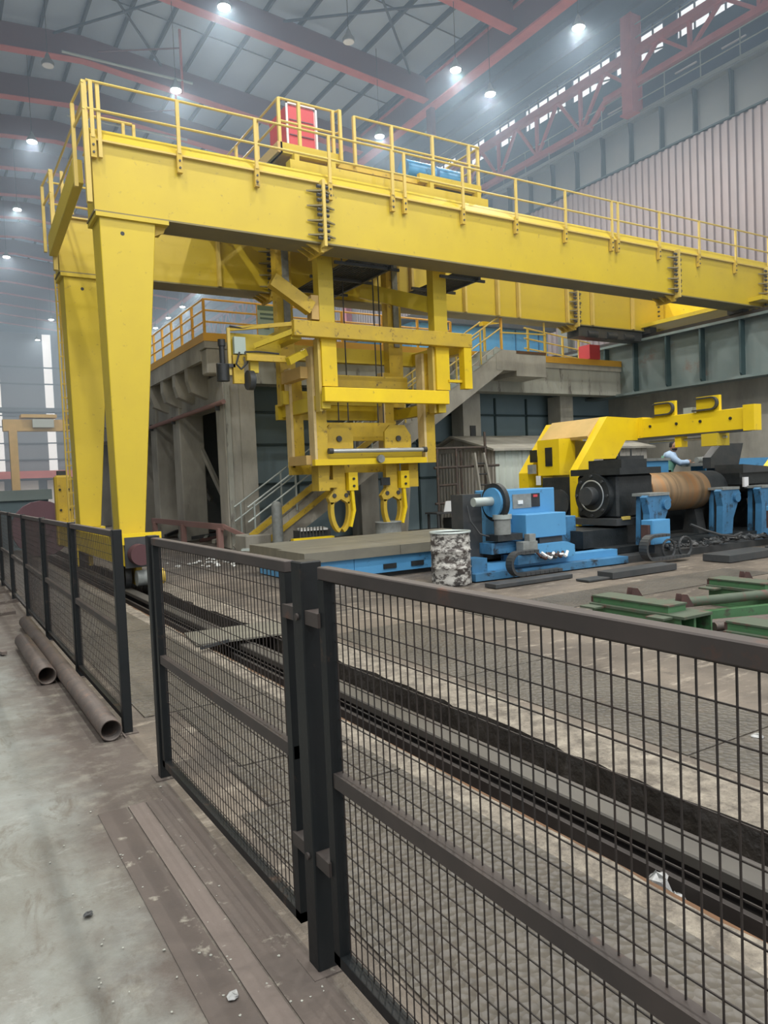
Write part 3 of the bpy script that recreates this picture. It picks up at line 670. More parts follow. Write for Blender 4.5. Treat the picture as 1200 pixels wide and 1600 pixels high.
for y in (31, 37.5, 44): lamp(15.9, y, label='glowing high-bay lamp in the right row hidden behind the crane girders', group=G)

# ================================================================== FOREGROUND FENCE
FX = 1.03
MESHCACHE = {}
def fence_panel(y0, y1, label, z0=0.08, z1=1.34, x=FX, fine=True):
    t = thing('mesh_fence', label, 'mesh fence', (x, y0, 0), )
    B(x-0.02, x+0.02, y0, y1, z1-0.04, z1).build('top_rail', 'fence_top', t, bevel=0.003)
    B(x-0.02, x+0.02, y0, y1, z0, z0+0.035).build('bottom_rail', 'fence', t)
    B(x-0.015, x+0.02, y0, y1, 0.655, 0.70).build('middle_rail', 'fence_top', t)
    B(x-0.02, x+0.02, y0, y0+0.04, z0, z1-0.04).build('stile', 'fence', t); B(x-0.02, x+0.02, y1-0.04, y1, z0, z1-0.04).build('stile', 'fence', t)
    m = MB(); y = y0+0.05; xm = x+0.012
    near = y0 < 9
    dy = 0.036 if near else 0.072
    while y < y1-0.03:
        j = jit(0.0025); k = jit(0.0025)
        m.bar((xm, y+j, z0+0.03), (xm, y+k, z1-0.03), 0.003, 0.003); y += dy
    z = z0+0.05
    while z < z1-0.04:
        m.bar((xm+0.003, y0+0.03, z+jit(0.003)), (xm+0.003, y1-0.03, z+jit(0.003)), 0.003, 0.003); z += 0.061
    m.build('wire_mesh', 'wire', t, stuff=True)
    return t
fence_panel(-0.30, 2.07, 'nearest mesh fence panel, at right foreground beside the double post')
fence_panel(2.32, 4.10, 'mesh fence panel between the double post and the walkway gap')
ys = [(5.10, 6.86), (6.92, 8.82), (8.88, 10.77), (10.83, 12.77), (12.83, 14.77), (14.83, 16.77), (16.83, 18.77), (18.83, 21)]
nm = ['first', 'second', 'third', 'fourth', 'fifth', 'sixth', 'seventh', 'last']
for (a, b), n_ in zip(ys, nm): fence_panel(a, b, 'mesh fence panel, %s one beyond the walkway gap' % n_)
def post(y, label, x=FX, w=0.03, h=1.35, brackets=True):
    t = thing('fence_post', label, 'post', (x, y, 0))
    B(x-w, x+w, y-w, y+w, 0, h).build('shaft', 'fence', t, bevel=0.004)
    B(x-w-0.03, x+w+0.03, y-w-0.03, y+w+0.03, 0, 0.006).build('foot_plate', 'brown_plate', t)
    return t
p0 = post(2.19, 'tall square steel post between the two nearest fence panels', w=0.038)
for z in (1.15, 0.36):
    B(FX-0.03, FX+0.02, 2.06, 2.33, z, z+0.045).build('clip_bar', 'fence_top', p0)
    MB().cyl((FX-0.045, 2.19, z+0.02), (FX-0.03, 2.19, z+0.02), 0.012, 8).build('weld', 'fence_top', p0)
post(4.15, 'square steel fence post at the right side of the walkway gap')
post(5.07, 'square steel fence post at the left side of the walkway gap')
for i, y in enumerate((6.89, 8.85, 10.8, 12.8, 14.8, 16.8, 18.8)): post(y, 'square steel fence post, %s beyond the walkway gap' % ['first', 'second', 'third', 'fourth', 'fifth', 'sixth', 'last'][i])
post(-0.45, 'square steel fence post beside the viewer, end of the nearest panel')

# pipes on the walkway
t = thing('steel_pipe', 'long rusty steel pipe lying along the foot of the fence', 'pipe', (0.85, 7, 0))
MB().pipe((0.905, 4.95, 0.072), (0.90, 9.9, 0.072), 0.07, 0.009, 24).build('wall', 'pipe', t)
t = thing('steel_pipe', 'shorter rusty steel pipe beside the long one on the walkway', 'pipe', (0.6, 7, 0))
MB().pipe((0.755, 6.78, 0.078), (0.745, 8.6, 0.078), 0.076, 0.010, 24).build('wall', 'pipe', t)
tag(MB().blob((0.42, 8.6, 0.04), 0.12, 7, 0.3, 0.35).build('dirty_rag', 'brown_plate'), 'dirty crumpled rag left of the pipes on the walkway', 'rag')
tag(MB().bar((0.30, 9.3, 0.02), (0.55, 8.3, 0.03), 0.05, 0.03).build('timber_lath', 'brown_light'), 'thin timber lath lying by the short pipe', 'timber')
for k, (x, y) in enumerate(((0.35, 12.2), (0.45, 13.6), (0.2, 11.0))):
    tag(MB().bar((x, y, 0.02), (x+0.7, y+0.2, 0.02), 0.06, 0.04).build('timber_batten', 'brown_plate'), ('timber batten lying by the far fence foot, middle one', 'timber batten lying by the far fence foot, farthest one', 'timber batten lying by the far fence foot, nearest one')[k], 'timber')

# ================================================================== GANTRY CRANE
GZ0, GZ1 = 6.22, 7.40
gc = thing('gantry_crane', 'large yellow semi-gantry crane spanning the hall on tapered legs', 'crane', (3, 13, 0))
def girder(y0, y1, x0=2.6, x1=23.0, z0=GZ0, z1=GZ1):
    o = B(x0, x1, y0+0.02, y1-0.02, z0+0.03, z1-0.03).build('girder_box', 'yellow', gc)
    B(x0-0.02, x1, y0-0.03, y1+0.03, z0, z0+0.03).build('flange', 'underside', gc, 'darker bottom flange of the girder')
    B(x0-0.02, x1, y0-0.05, y1+0.05, z1-0.03, z1).build('flange', 'yellow_pale', gc)
    return o
g1 = girder(13.0, 13.62); g2 = girder(16.85, 17.45, x1=21.9)
MB().prism([(12.95, 7.40), (13.05, 7.40), (13.16, 7.62), (13.10, 7.62)], 'x', 2.6, 23).build('toe_board', 'yellow', gc)
B(2.6, 23, 13.3, 13.38, 7.40, 7.55).build('trolley_rail', 'railsteel', gc); B(2.6, 21.9, 17.1, 17.18, 7.40, 7.55).build('trolley_rail', 'railsteel', gc)
# web stiffeners on the far girder
for x in (6.0, 11.4, 13.2, 14.4, 15.2, 17.2, 18.3, 20.2): B(x, x+0.07, 16.74, 16.85, GZ0+0.03, GZ1-0.03).build('stiffener', 'yellow_pale', gc)
# bolted splices
def splice(x, y, dark='dark'):
    sp = B(x-0.03, x+0.03, y-0.16, y, GZ0-0.08, GZ1).build('splice_plate', 'yellow_pale', gc)
    for z in (6.35, 6.62, 6.90, 7.18):
        for e in (-1, 1): MB().prism([(x+e*0.30, y), (x+e*0.03, y), (x+e*0.03, y-0.14)], 'z', z, z+0.03).build('gusset', 'underside', gc)  # gussets get the darker yellow, their shade put into the colour
    bm_ = MB()
    for z in (6.30, 6.45, 6.55, 6.74, 6.84, 7.02, 7.12, 7.28):
        for sx in (-1, 1):
            bm_.cyl((x+sx*0.03, y-0.09, z), (x+sx*0.12, y-0.09, z), 0.032, 6)
    bm_.build('bolts', 'dark', sp, 'rows of dark bolts on the splice', stuff=True)
    B(x-0.03, x+0.03, y, y+0.6, GZ0-0.16, GZ0).build('splice_plate', 'yellow_dirty', gc)
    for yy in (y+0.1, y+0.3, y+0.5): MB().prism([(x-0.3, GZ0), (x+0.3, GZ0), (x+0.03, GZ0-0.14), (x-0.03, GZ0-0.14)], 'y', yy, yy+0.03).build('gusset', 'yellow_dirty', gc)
for x in (6.78, 17.35, 21.45): splice(x, 12.98)
for x in (7.35, 17.6): splice(x, 16.83)
bm_ = MB()
for z in (6.35, 6.5, 6.65, 6.8, 6.95, 7.1, 7.25): bm_.cyl((21.6, 16.8, z), (21.6, 16.86, z), 0.03, 6)
bm_.build('bolts', 'dark', gc, stuff=True)
# handrail of the near girder with bolted brackets
HY = 12.93
for z in (8.30, 7.85): MB().cyl((2.55, HY, z), (23, HY, z), 0.022, 6).build('rail', 'yellow_pale', gc)
for x in (2.62, 4.04, 5.47, 6.98, 8.42, 8.72, 10.23, 11.75, 13.3, 14.9, 15.12, 16.7, 18.35, 20.0, 21.6):
    B(x-0.03, x+0.03, HY-0.02, HY+0.02, 7.4, 8.30).build('post', 'yellow_pale', gc)
    pbk = B(x-0.045, x+0.045, HY-0.01, 13.0, 7.08, 7.45).build('post_bracket', 'yellow_dirty', gc)
    for zz in (7.16, 7.28): MB().cyl((x, HY-0.025, zz), (x, HY, zz), 0.02, 6).build('bolt', 'dark', pbk)
for z in (8.30, 7.85): MB().cyl((2.55, 17.5, z), (21.9, 17.5, z), 0.022, 6).build('rail', 'yellow_pale', gc)
for k in range(12): B(3.0+1.7*k, 3.05+1.7*k, 17.48, 17.53, 7.4, 8.3).build('post', 'yellow_pale', gc)
# end ladder cage / rail at the left end of each girder
for (yy, z0) in ((12.93, 6.55), (16.78, 6.45)):
    B(2.48, 2.56, yy, yy+0.10, z0-0.2, 8.30).build('end_post', 'yellow_pale', gc); B(2.70, 2.76, yy, yy+0.06, 7.1, 8.30).build('end_post', 'yellow_pale', gc)
    B(2.36, 2.42, yy+0.35, yy+0.42, 6.7, 8.05).build('end_post', 'yellow_pale', gc)
    for z in (8.27, 7.85): MB().cyl((2.5, yy, z), (2.39, yy+0.4, z-0.2), 0.025, 6).build('rail', 'yellow_pale', gc)
MB().cyl((2.6, 13.5, 8.0), (3.4, 13.5, 8.0), 0.025, 6).build('rail', 'yellow_pale', gc)
for x in (3.22, 3.4): B(x, x+0.05, 13.48, 13.53, 7.4, 8.0).build('post', 'yellow_pale', gc)
for z in (8.3, 7.85): MB().cyl((2.62, 12.98, z), (2.62, 17.4, z), 0.022, 6).build('rail', 'yellow_pale', gc)
# end tie between the girders (left) and end carriage (right)
MB().bar((2.48, 13.6, 7.08), (2.48, 16.8, 6.72), 0.16, 0.42).build('end_tie', 'yellow', gc, bevel=0.01)
B(21.95, 22.0, 13.62, 17.0, 6.45, 7.3).build('end_carriage', 'yellow_bright', gc, 'bright yellow end carriage plate above the lower runway')
B(20.7, 22.0, 12.6, 17.6, 6.34, 6.46).build('end_carriage', 'yellow', gc)
for y in (13.3, 16.6): B(20.85, 21.15, y, y+0.5, 6.14, 6.36).build('wheel_box', 'dark', gc)
B(17.8, 20.8, 16.9, 17.4, 5.9, 6.2).build('drive_tray', 'dark', gc, 'dark machinery tray under the far girder end')
for x in (18.2, 19.1, 19.9): MB().cyl((x, 16.95, 6.0), (x+.45, 16.95, 6.0), 0.12, 10).build('drive_motor', 'dark', gc)
t = B(19.35, 19.85, 17.9, 18.4, 5.42, 5.9).build('red_box', 'red_box'); tag(t, 'small red box on the platform by the far end of the runway', 'box')
# tapered legs
def leg(y, xa=2.66):
    m = MB(); d = 0.62
    t0, t1, b0, b1 = xa, xa+0.92, xa+0.04, xa+0.46
    m.add([(b0, y, .86), (b1, y, .86), (b1, y+d*.8, .86), (b0, y+d*.8, .86), (t0, y, 6.16), (t1, y, 6.16), (t1, y+d, 6.16), (t0, y+d, 6.16)],
          [(0, 3, 2, 1), (4, 5, 6, 7), (0, 1, 5, 4), (1, 2, 6, 5), (2, 3, 7, 6), (3, 0, 4, 7)])
    lg = m.build('leg', 'yellow', gc, bevel=0.01)
    B(t0-0.06, t1+0.22, y-0.05, y+d+0.05, 6.15, 6.22).build('leg_flange', 'yellow', gc)
    MB().prism([(t1, 6.15), (t1+0.2, 6.15), (t1+0.16, 6.05), (t1, 5.98)], 'y', y+0.1, y+0.14).build('gusset', 'yellow_dirty', gc)
    MB().cyl((t0+0.36, y-0.004, 5.92), (t0+0.36, y, 5.92), 0.035, 10).build('hole', 'black', lg)
    B(b0-0.08, b1+0.08, y-0.04, y+d*.8+0.04, 0.80, 0.86).build('leg_flange', 'yellow', gc)
leg(13.0); leg(16.85)
B(2.68, 2.72, 17.8, 17.84, 0.9, 6.5).build('ladder_pipe', 'yellow_pale', gc)
# sill truck
B(2.66, 3.14, 12.55, 18.0, 0.36, 0.80).build('sill_beam', 'yellow_bright', gc, bevel=0.01)
for y in (12.95, 17.3):
    MB().cyl((2.70, y, 0.16), (2.80, y, 0.16), 0.22, 18).build('wheel', 'dark', gc)
    B(2.60, 2.66, y-0.28, y+0.28, 0.02, 0.40).build('wheel_guard', 'yellow_bright', gc); B(2.86, 2.95, y-0.3, y+0.3, 0.02, 0.40).build('wheel_guard', 'yellow_dirty', gc)
bf = B(2.66, 3.22, 12.48, 12.55, 0.34, 0.84).build('buffer_plate', 'dark', gc); B(2.60, 3.26, 12.50, 12.56, 0.72, 0.90).build('plate_cap', 'yellow_bright', gc)
MB().cyl((2.86, 12.48, 0.56), (2.86, 12.22, 0.56), 0.17, 22).build('buffer', 'buffer', gc, 'round maroon rubber buffer on the truck end')
MB().cyl((2.82, 12.5, 0.16), (3.12, 12.5, 0.16), 0.13, 16).build('drive_drum', 'grey', gc); MB().cyl((3.12, 12.5, 0.16), (3.26, 12.5, 0.16), 0.13, 16).build('drive_drum', 'yellow_dirty', gc)
# far truck bracket
t = B(2.62, 3.02, 19.6, 19.9, 0.3, 2.05).build('truck_end', 'yellow_dirty', gc, bevel=0.05)
bm_ = MB()
for z in (0.7, 1.2, 1.7):
    for x in (2.72, 2.92): bm_.cyl((x, 19.56, z), (x, 19.6, z), 0.03, 6)
bm_.build('bolts', 'black', gc, stuff=True)
B(2.7, 2.92, 19.65, 19.85, 2.05, 2.16).build('cap', 'dark', gc); B(2.66, 3.1, 18.0, 19.6, 0.36, 0.8).build('sill_beam', 'yellow_bright', gc)
# ladder on the far leg
for x in (2.60, 2.74): B(x, x+0.03, 17.66, 17.70, 0.9, 6.4).build('ladder_rail', 'yellow_pale', gc)
for k in range(18): B(2.60, 2.76, 17.67, 17.69, 1.0+0.3*k, 1.025+0.3*k).build('rung', 'yellow_pale', gc)
# grating trays between the girders
for (x0, x1, lb) in ((7.75, 8.75, 'dark grating tray slung between girders left of the hoist ropes'), (10.45, 11.15, 'dark grating tray slung between the girders right of the hoist')):
    t = thing('grating_tray', lb, 'grating', (x0, 14, 6.2))
    m = MB(); x = x0
    while x < x1: m.box(x, x+0.02, 13.65, 16.2, 6.20, 6.24); x += 0.075
    y = 13.65
    while y < 16.2: m.box(x0, x1, y, y+0.012, 6.21, 6.23); y += 0.25
    m.build('bars', 'dark', t, stuff=True)
    for yy in (13.75, 14.9, 16.1): B(x0-0.3, x1+0.3, yy, yy+0.05, 6.14, 6.20).build('bearer', 'dark', t)
    B(x1, x1+0.06, 13.62, 16.4, 6.14, 6.22).build('edge', 'dark', t)

# ---- trolley on top
tl = thing('crane_trolley', 'yellow trolley deck with handrails on top of the gantry girders', 'trolley', (8.6, 14.5, 7.55))
B(6.16, 7.46, 13.35, 13.45, 8.0, 8.20).build('deck_beam', 'yellow', tl); B(7.46, 9.9, 13.45, 13.5, 7.98, 8.12).build('deck_beam', 'yellow_dirty', tl); B(9.4, 11.1, 13.35, 13.45, 8.0, 8.18).build('deck_beam', 'yellow', tl)
B(6.16, 7.46, 13.45, 16.9, 8.0, 8.06).build('deck', 'tan', tl); B(9.4, 11.1, 13.45, 16.9, 8.0, 8.06).build('deck', 'dark', tl); B(6.1, 6.2, 13.35, 16.9, 8.0, 8.2).build('deck_beam', 'tan', tl)
B(7.46, 9.4, 13.6, 16.9, 7.85, 7.9).build('deck', 'dark', tl)
B(5.6, 6.1, 13.4, 16.8, 7.72, 7.76).build('step', 'blue', tl)
for y in (13.25, 17.05):
    B(6.3, 11.2, y, y+0.2, 7.62, 7.86).build('end_truck', 'yellow', tl)
    for x in (6.7, 10.8): MB().cyl((x, y+0.03, 7.66), (x, y+0.17, 7.66), 0.11, 14).build('wheel', 'dark', tl)
    for x in (6.4, 7.2, 9.6, 10.9): B(x, x+0.1, y, y+0.2, 7.86, 8.0).build('bracket', 'yellow', tl)
def trail(pts, posts, h=0.95):
    for a, b in zip(pts, pts[1:]):
        for hh in (h, h*0.55): MB().cyl((a[0], a[1], 8.1+hh), (b[0], b[1], 8.1+hh), 0.024, 6).build('rail', 'yellow_pale', tl)
    for x, y in posts: B(x-0.03, x+0.03, y-0.03, y+0.03, 8.05, 8.1+h).build('post', 'yellow_pale', tl)
trail([(6.17, 16.8), (6.17, 13.4), (7.4, 13.4)], [(6.17, 16.8), (6.17, 15.7), (6.17, 14.5), (6.17, 13.4), (6.60, 13.4), (7.35, 13.4)])
trail([(7.42, 13.4), (7.46, 13.3)], [(7.46, 13.3)])
trail([(7.84, 13.4), (11.1, 13.4), (11.1, 16.8)], [(7.84, 13.4), (8.75, 13.4), (9.8, 13.4), (10.8, 13.4), (11.1, 13.45), (11.1, 14.6), (11.1, 15.8), (11.1, 16.8)])
rb = thing('electric_cabinet', 'red cabinet with rounded white edge standing on the crane trolley', 'cabinet', (6.9, 14.3, 8.06))
MB().box(6.62, 7.28, 14.0, 14.9, 8.08, 9.32).build('body', 'red_box', rb, bevel=0.04)
for a in ((6.60, 6.64), (7.26, 7.30)): B(a[0], a[1], 13.97, 14.0, 8.08, 9.34).build('edge_trim', 'white', rb)
B(6.60, 7.30, 13.97, 14.0, 9.31, 9.35).build('edge_trim', 'white', rb)
for z in (8.4, 8.7, 9.0): B(6.68, 7.22, 13.985, 14.0, z, z+0.02).build('louvre', 'red_dull', rb)
mt = thing('hoist_motor', 'pair of blue hoist motors on the trolley deck behind the handrail', 'motor', (10.3, 14.2, 8.06))
MB().cyl((9.35, 13.9, 8.42), (10.1, 13.9, 8.42), 0.24, 16).build('motor_body', 'blue', mt); MB().cyl((10.2, 13.9, 8.42), (10.85, 13.9, 8.42), 0.22, 16).build('motor_body', 'blue', mt); B(9.3, 10.9, 13.85, 14.15, 8.06, 8.2).build('foot', 'blue_dirty', mt)
hd = thing('rope_drum', 'grey rope drum with loose cables in the middle of the trolley', 'drum', (8.5, 14.2, 7.9))
MB().cyl((7.7, 14.3, 8.02), (9.2, 14.3, 8.02), 0.13, 16).build('drum', 'grey', hd)
for k in range(6): MB().tube([(8.25+0.12*k, 13.75, 8.1), (8.3+0.12*k, 13.7, 8.22), (8.36+0.12*k, 13.72, 8.05), (8.4+0.1*k, 13.8, 7.95)], 0.018, 5).build('cable', 'white' if k % 2 else 'dark', hd)
B(9.1, 9.35, 13.5, 13.7, 7.9, 8.12).build('gearbox', 'yellow_bright', hd)

# ---- fixed guide mast hanging from the trolley
gm_ = thing('guide_mast', 'yellow guide mast with rings of beams hanging from the trolley', 'mast', (8.8, 15, 3.2))
FXS = ((7.15, 7.5), (10.08, 10.45))
for (a, b) in FXS:
    B(a, b, 13.96, 14.2, 4.95, 7.62).build('column', 'yellow', gm_); B(a, b, 13.94, 14.2, 3.62, 4.60).build('column', 'yellow_bright', gm_); B(a-0.06, a, 14.0, 14.2, 3.1, 4.62).build('column_flange', 'yellow_pale', gm_)
    B(a-0.02, b+0.02, 13.95, 14.2, 4.55, 4.97).build('column', 'yellow_dirty', gm_)
for (a, b) in ((7.0, 7.38), (9.95, 10.35)):
    B(a, b, 15.75, 16.0, 3.4, 7.62).build('column', 'yellow_dirty', gm_); B(a+0.15, a+0.3, 15.7, 15.75, 4.9, 7.6).build('column_channel', 'grey', gm_)
# upper ring
B(6.47, 11.02, 13.78, 13.95, 4.60, 4.92).build('ring_beam', 'yellow_dirty', gm_, bevel=0.008); B(6.5, 11.0, 16.0, 16.2, 4.50, 4.85).build('ring_beam', 'yellow', gm_)
B(6.47, 6.7, 13.95, 16.0, 4.55, 4.85).build('ring_beam', 'yellow', gm_); B(10.8, 11.0, 13.95, 16.0, 4.50, 4.80).build('ring_beam', 'yellow', gm_)
# lower ring
B(7.1, 10.30, 13.78, 13.93, 3.28, 3.58).build('ring_beam', 'yellow_bright', gm_, bevel=0.008); B(7.0, 10.3, 16.0, 16.15, 3.1, 3.45).build('ring_beam', 'yellow', gm_)
B(7.1, 7.3, 13.93, 16.0, 3.15, 3.45).build('ring_beam', 'yellow', gm_); B(10.1, 10.3, 13.93, 16.0, 3.1, 3.35).build('ring_beam', 'yellow', gm_)
B(10.78, 11.0, 13.8, 14.0, 3.65, 4.6).build('drop_arm', 'yellow_bright', gm_); B(10.35, 10.5, 14.6, 14.9, 3.75, 4.6).build('drop_arm', 'yellow', gm_); B(10.4, 10.9, 13.9, 13.98, 3.8, 3.86).build('arm_bar', 'yellow_bright', gm_)
# sloping braces up top
MB().bar((6.12, 14.0, 5.72), (6.98, 14.02, 5.22), 0.2, 0.28).build('brace', 'yellow_dirty', gm_); B(6.98, 7.15, 13.98, 14.2, 5.0, 5.5).build('brace_end', 'tan', gm_)
MB().bar((9.2, 15.7, 6.2), (10.2, 14.2, 5.6), 0.12, 0.35).build('brace', 'yellow', gm_)

for x in (8.05, 8.3, 9.1, 9.25): MB().cyl((x, 15.0, 2.95), (x, 15.0, 7.85), 0.016, 5).build('rope', 'dark', gm_)

# ---- moving lifting frame with roll tongs
lf = thing('lifting_frame', 'yellow moving lifting frame inside the guide mast holding two tongs', 'lifting frame', (8.6, 15, 1.9))
for (x, y) in ((7.03, 14.3), (9.88, 14.3), (7.0, 15.4), (9.45, 15.4)):
    B(x+0.04, x+0.10, y, y+0.26, 1.97, 4.5 if y < 15 else 4.2).build('post_flange', 'cream', lf); B(x+0.1, x+0.36, y+0.02, y+0.24, 1.97, 4.5 if y < 15 else 4.2).build('post', 'yellow_dirty', lf)
B(7.35, 9.9, 14.9, 15.1, 3.75, 4.02).build('cross_beam', 'yellow_dirty', lf); B(6.9, 9.8, 15.45, 15.6, 3.4, 3.7).build('cross_beam', 'yellow', lf); B(6.9, 7.1, 14.5, 15.5, 3.85, 4.1).build('cross_beam', 'tan', lf)
B(7.85, 9.7, 15.3, 15.42, 2.55, 2.98).build('cross_beam', 'yellow_dirty', lf)
B(7.05, 9.95, 14.28, 14.42, 1.97, 2.10).build('bottom_beam', 'yellow_bright', lf); B(7.4, 9.9, 14.40, 14.5, 2.08, 2.30).build('bottom_beam', 'yellow', lf); B(7.0, 9.9, 15.4, 15.55, 1.8, 2.1).build('bottom_beam', 'yellow_dirty', lf)
B(6.95, 7.15, 14.5, 15.4, 2.0, 2.2).build('bottom_beam', 'tan', lf); B(9.75, 9.95, 14.5, 15.4, 2.0, 2.2).build('bottom_beam', 'yellow_dirty', lf)
for x in (7.4, 8.95):
    MB().prism([(x, 2.3), (x+0.72, 2.3), (x+0.72, 2.62), (x+0.55, 2.86), (x+0.15, 2.86), (x, 2.7)], 'y', 14.5, 14.56).build('lug_plate', 'yellow_dirty', lf)
    MB().cyl((x+0.36, 14.46, 2.55), (x+0.36, 14.5, 2.55), 0.065, 12).build('pin', 'dark', lf)
MB().cyl((7.42, 14.22, 2.27), (9.8, 14.22, 2.27), 0.05, 12).build('cylinder_tube', 'silver', lf, 'silver-white horizontal tube across the frame front')
for x in (7.35, 9.8): MB().cyl((x, 14.22, 2.27), (x+0.1, 14.22, 2.27), 0.065, 10).build('tube_end', 'dark', lf)
MB().cyl((8.65, 14.18, 2.08), (8.65, 14.26, 2.08), 0.09, 12).build('lamp', 'grey', lf)
def tong(xc, label, side=-1):
    t = thing('roll_tong', label, 'tong', (xc, 14.7, 1.9))
    y0, y1 = 14.62, 14.76
    B(*((xc-0.56, xc-0.3) if side < 0 else (xc+0.42, xc+0.68)), y0-.05, y1+.15, 1.42, 1.97).build('bracket', 'yellow_dirty', t); B(xc-0.34, xc-0.1, y0-0.04, y0, 1.48, 1.66).build('dark_block', 'black' if side > 0 else 'yellow_dirty', t); B(xc+0.15, xc+0.38, y0-0.12, y1, 1.40, 1.80).build('sleeve', 'yellow_bright', t, 'bright yellow sleeve with dark bolts')
    for z in (1.5, 1.66): MB().cyl((xc+0.27, y0-0.15, z), (xc+0.27, y0-0.12, z), 0.03, 6).build('bolt', 'black', t)
    MB().prism([(xc-0.18, 1.97), (xc+0.12, 1.97), (xc+0.12, 1.42), (xc+0.24, 1.25), (xc+0.2, 1.10), (xc, 1.22), (xc-0.25, 1.10), (xc-0.32, 1.25), (xc-0.18, 1.42)], 'y', y0, y1).build('pivot_plate', 'yellow_dirty', t)
    for sx in (-0.17, 0.13): MB().cyl((xc+sx, y0-0.02, 1.30), (xc+sx, y0, 1.30), 0.05, 10).build('pin', 'dark', t)
    def arc(s_, r0):
        return [(xc-0.02+s_*(r0*math.cos(a))*0.72, 0.98+0.52*math.sin(a)) for a in [math.radians(d) for d in range(20, -80, -12)]]
    MB().strip(arc(-1, 0.36), 'y', y0, y1, 0.09).build('claw', 'yellow_dirty', t); MB().strip(arc(1, 0.40), 'y', y0, y1, -0.09).build('claw', 'yellow_dirty', t)
    MB().prism([(xc+0.21, 1.42), (xc+0.28, 1.42), (xc+0.31, 0.95), (xc+0.2, 0.58), (xc+0.15, 0.60), (xc+0.24, 0.95)], 'y', y0-0.1, y0-0.02).build('claw_rib', 'yellow_bright', t)
    return t
tong(7.82, 'left yellow roll tong hanging under the lifting frame'); tong(9.2, 'right yellow roll tong hanging under the lifting frame', 1)
B(7.5, 7.7, 14.5, 14.9, 1.97, 2.1).build('tong_hanger', 'yellow_dirty', lf); B(9.0, 9.3, 14.5, 14.9, 1.97, 2.1).build('tong_hanger', 'yellow_dirty', lf)

# ---- cable bracket at the left of the mast
cb = thing('cable_bracket', 'yellow cable outrigger with pale box and black plug left of the mast', 'bracket', (5.8, 14.5, 3.7))
MB().bar((6.5, 13.9, 4.85), (5.35, 14.5, 4.78), 0.06, 0.08).build('arm', 'yellow_dirty', cb); MB().bar((6.5, 13.92, 4.7), (5.85, 14.4, 4.45), 0.08, 0.10).build('arm', 'yellow', cb)
B(5.4, 6.5, 14.55, 14.62, 4.25, 4.72).build('side_plate', 'yellow', cb); B(5.6, 6.45, 14.2, 14.3, 4.12, 4.25).build('cross_arm', 'yellow_dirty', cb); MB().bar((6.4, 14.0, 4.1), (6.9, 14.2, 4.35), 0.1, 0.15).build('cross_arm', 'yellow', cb)
B(5.3, 5.36, 14.45, 14.51, 3.85, 4.80).build('post', 'yellow_pale', cb); B(5.42, 5.66, 14.4, 14.5, 4.28, 4.62).build('control_box', 'lightbox', cb, 'pale green-grey control box')
B(5.38, 5.6, 14.4, 14.5, 3.68, 4.25).build('bracket_leg', 'yellow_dirty', cb); B(5.72, 5.9, 14.35, 14.45, 3.9, 4.2).build('bracket_leg', 'yellow', cb)
MB().cyl((5.66, 14.4, 3.75), (5.78, 14.4, 3.75), 0.20, 14).build('cable_reel', 'dark', cb, 'dark cable reel')
MB().cyl((5.17, 14.45, 3.72), (5.17, 14.45, 4.05), 0.13, 12).build('plug_body', 'black', cb); MB().cyl((5.17, 14.45, 4.05), (5.17, 14.45, 4.45), 0.06, 10).build('plug_neck', 'black', cb); MB().cyl((5.17, 14.45, 4.42), (5.17, 14.45, 4.55), 0.08, 10).build('plug_neck', 'black', cb); B(5.05, 5.42, 14.4, 14.5, 4.0, 4.07).build('plug_arm', 'dark', cb)
MB().tube([(5.5, 14.35, 4.3), (5.4, 14.3, 4.05), (5.5, 14.3, 3.95), (5.65, 14.3, 4.1), (5.6, 14.3, 4.3), (5.9, 14.3, 4.32), (6.3, 14.2, 4.28)], 0.02, 5).build('cable', 'dark', cb)
MB().tube([(5.35, 14.45, 4.83), (5.6, 14.35, 4.78), (5.9, 14.2, 4.85), (6.2, 14.05, 4.8), (6.45, 13.95, 4.9)], 0.018, 5).build('cable', 'dark', cb)

# ================================================================== DECK / BED IN FRONT
dk = thing('surface_table', 'long low steel-topped machine bed with blue side under the tongs', 'machine bed', (7, 11.5, 0))
for (a, b) in ((4.85, 6.6), (6.61, 7.8), (7.81, 9.2)):
    B(a, b, 10.35, 11.4, 0.36, 0.52).build('top_plate', 'steel_plate', dk); B(a+0.1, b+0.1, 11.41, 12.9, 0.36, 0.52).build('top_plate', 'steel_plate', dk)
B(5.0, 5.75, 10.42, 12.6, 0.02, 0.36).build('blue_side', 'blue', dk); B(5.76, 8.2, 10.42, 12.6, 0.08, 0.36).build('blue_side', 'blue', dk)
for x in (6.3, 6.85): B(x, x+0.25, 10.40, 10.42, 0.14, 0.22).build('slot', 'black', dk)
B(5.9, 9.0, 10.5, 12.6, 0.0, 0.08).build('foot', 'dark', dk)
MB().cyl((7.4, 10.5, 0.2), (7.8, 10.5, 0.2), 0.12, 14).build('boss', 'blue', dk)
B(8.2, 9.2, 10.5, 12.6, 0.0, 0.36).build('dark_side', 'dark', dk)
